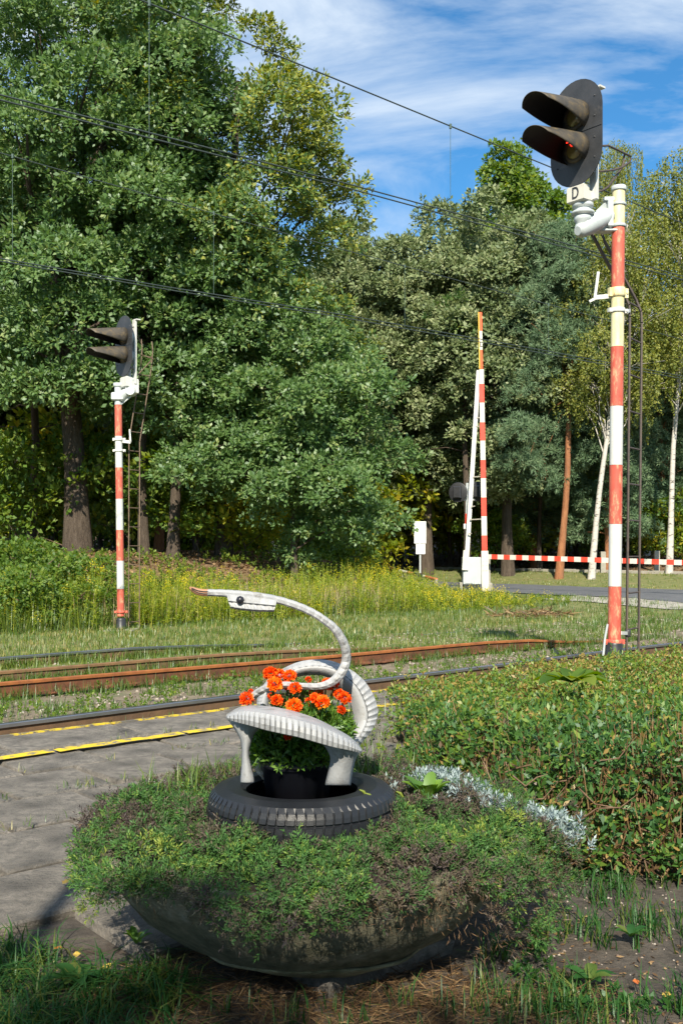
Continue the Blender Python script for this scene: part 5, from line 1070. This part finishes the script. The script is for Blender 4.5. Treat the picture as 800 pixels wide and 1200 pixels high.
# ground herbs: small leafy sprigs among grass and on planter back
def herbs(name, n, fn, ll, lw, m, lb, nleaf=8, up=.03, hv=(.0, .06), v0=.5):
    P = fn(n); P[:, 2] += rng.uniform(hv[0], hv[1], len(P)); V, F, ti = sprigs(P, np.array([[0, 0, 1.0]])+.5*rng.normal(size=P.shape), nleaf, ll, lw, 1.0, up); o = mesh_np(name, V, F, np.clip(v0+rng.normal(0, .2, len(F)), 0, 1), [M[m]]); tag(o, lb, 'weeds', kind='stuff')
herbs('bank_weeds', 2600, st_area(4, 23, 13.5, 19, lambda x, y: (wob(x, y, .8, 61) > -.15)*1.0), .10, .05, 'bright', 'green weeds and seedlings on the bank under the oaks', 8, .10, (0, .35), .6)
def along(px0, py0, px1, py1, zh, off, e1=1.2):
    a = G(px0, py0, zh); b = G(px1, py1, zh); d = b-a; nn_ = Vector((d.y, -d.x, 0)).normalized()
    def fn(n):
        f = rng.uniform(-.3, e1, n); f = f[wob(f*12, f*7, 1, 77) > -.2]; m_ = len(f); x = a.x+d.x*f+nn_.x*(off+rng.normal(0, .04, m_)); y = a.y+d.y*f+nn_.y*(off+rng.normal(0, .04, m_)); k = y > 2; x, y = x[k], y[k]; return np.stack([x, y, tz(x, y)-.01], 1)
    return fn
grass('rail_grass', 420, along(0, 800, 700, 741, -.1, .10), (.06, .20), .008, 'grass', 'grass leaning against the rusty orange rail', .9, lambda x, y: .35+0*x, 8, .04)
grass('rail_grass', 420, along(0, 786, 260, 766.4, -.13, .12, 2.5), (.06, .20), .009, 'grass', 'grass leaning against the dull brown rail', .9, lambda x, y: .4+0*x, 8, .04)
grass('rail_grass', 420, along(0, 769.6, 227, 753.4, -.14, .12, 2.5), (.06, .20), .010, 'grass', 'grass leaning against the farthest rail', .9, lambda x, y: .5+0*x, 8, .04)
grass('rail_grass', 500, along(0, 847.6, 800, 751.7, -.12, -.12), (.05, .16), .007, 'grass', 'grass growing behind the near rail', .9, lambda x, y: .3+0*x, 8, .04)
herbs('track_weeds', 3000, st_area(-2, 16, 1.7, 3.9, lambda x, y: (wob(x, y, 1.8, 14) > .1)*1.0), .04, .02, 'bright', 'leafy weeds growing between the near rails', 8, .05, (0, .12))
herbs('edge_weeds', 1500, st_area(-1, 12, -3.2, -.8, lambda x, y: (x > -.5+.12*(y-5))*1.0), .035, .018, 'bright', 'yellow green weeds between planter and hedge', 8, .05, (0, .18), .7)
herbs('ground_weeds', 700, px_area(600, 860, 1000, 1180, lambda x, y: (wob(x, y, 4, 27) > .1)*1.0), .025, .013, 'grass_shade', 'small leafy weeds on the soil in front of the hedge', 7, .02, (0, .03))
# goldenrod
def goldenrod(n, fn, hr, nm, lb, flower=.25):
    P = fn(n); n = len(P); h = rng.uniform(*hr, n); tip = P+np.stack([rng.normal(0, .13, n), rng.normal(0, .13, n), h], 1); nl = 26
    ti = np.repeat(np.arange(n), nl); f = rng.uniform(.12, 1, len(ti))[:, None]; O = P[ti]*(1-f)+tip[ti]*f; D = nrm(rand_dir(len(ti))*np.array([1, 1, .3])+np.array([0, 0, .35])); parts = [leaves(O, D, np.array([[0, 0, 1.0]])+.5*rng.normal(size=D.shape), .10*(1.15-.6*f[:, 0])*rng.uniform(.7, 1.2, len(ti)), .018, .05)]
    V1, F1 = parts[0]; var = rng.uniform(0, 1, n)[ti]*.6+rng.uniform(0, .4, len(ti)); o = mesh_np(nm, V1, F1, var, [M['weed']]); tag(o, lb, 'goldenrod', kind='stuff')
    w = np.array([.004, 0, 0]); V2 = np.stack([P-w, P+w, tip+w*.3, tip-w*.3], 1).reshape(-1, 3); o2 = mesh_np(nm+'_stems', V2, np.arange(n*4).reshape(-1, 4), rng.uniform(0, 1, n), [M['weed']]); tag(o2, 'thin green stems carrying the '+lb, 'stems', kind='stuff')
    k = rng.uniform(size=n) < flower; T = tip[k]; m = len(T)
    if m:
        ti = np.repeat(np.arange(m), 26); O = T[ti]+rng.normal(0, 1, (len(ti), 3))*np.array([.05, .05, .06]); V3, F3 = leaves(O, rand_dir(len(ti)), rand_dir(len(ti)), .026, .018); o3 = mesh_np(nm+'_flowers', V3, F3, rng.uniform(0, 1, len(ti)), [M['golden']]); tag(o3, 'yellow flower plumes of the '+lb, 'flowers', kind='stuff')
goldenrod(5200, st_area(6, 20.5, 11.7, 14.8, lambda x, y: (x > -.40*y)*np.clip(.5+1.3*wob(x, y, 1.1, 20), .12, 1)*(np.abs(x/y+.215) > .012)), (.3, 1.15), 'goldenrod', 'tall yellow green goldenrod behind the tracks', .10)
goldenrod(330, st_area(19, 22.6, 11.0, 14.8), (.2, .55), 'roadside_goldenrod', 'flowering goldenrod by the road left of the barrier', .55)
goldenrod(130, st_area(21.5, 24.5, 10.5, 15), (.10, .26), 'low_goldenrod', 'low goldenrod at the barrier foot', .2)
grass('straw_plumes', 420, st_area(10, 20.5, 12.0, 14.5, lambda x, y: (wob(x, y, 1.3, 31) > 0)*1.0), (.5, 1.0), .010, 'straw', 'pale dry grass plumes among the goldenrod', .6, None, 4, .08)
grass('tall_grass', 1400, st_area(5, 23, 11.9, 14.4), (.25, .7), .014, 'grass', 'tall mixed grass among the goldenrod', .9, lambda x, y: .5+.2*wob(x, y, .9, 2), 6, .08)
print('slabs', ns, 'objects', len(bpy.data.objects), 'tris', sum(len(m.polygons) for m in bpy.data.meshes)*2)
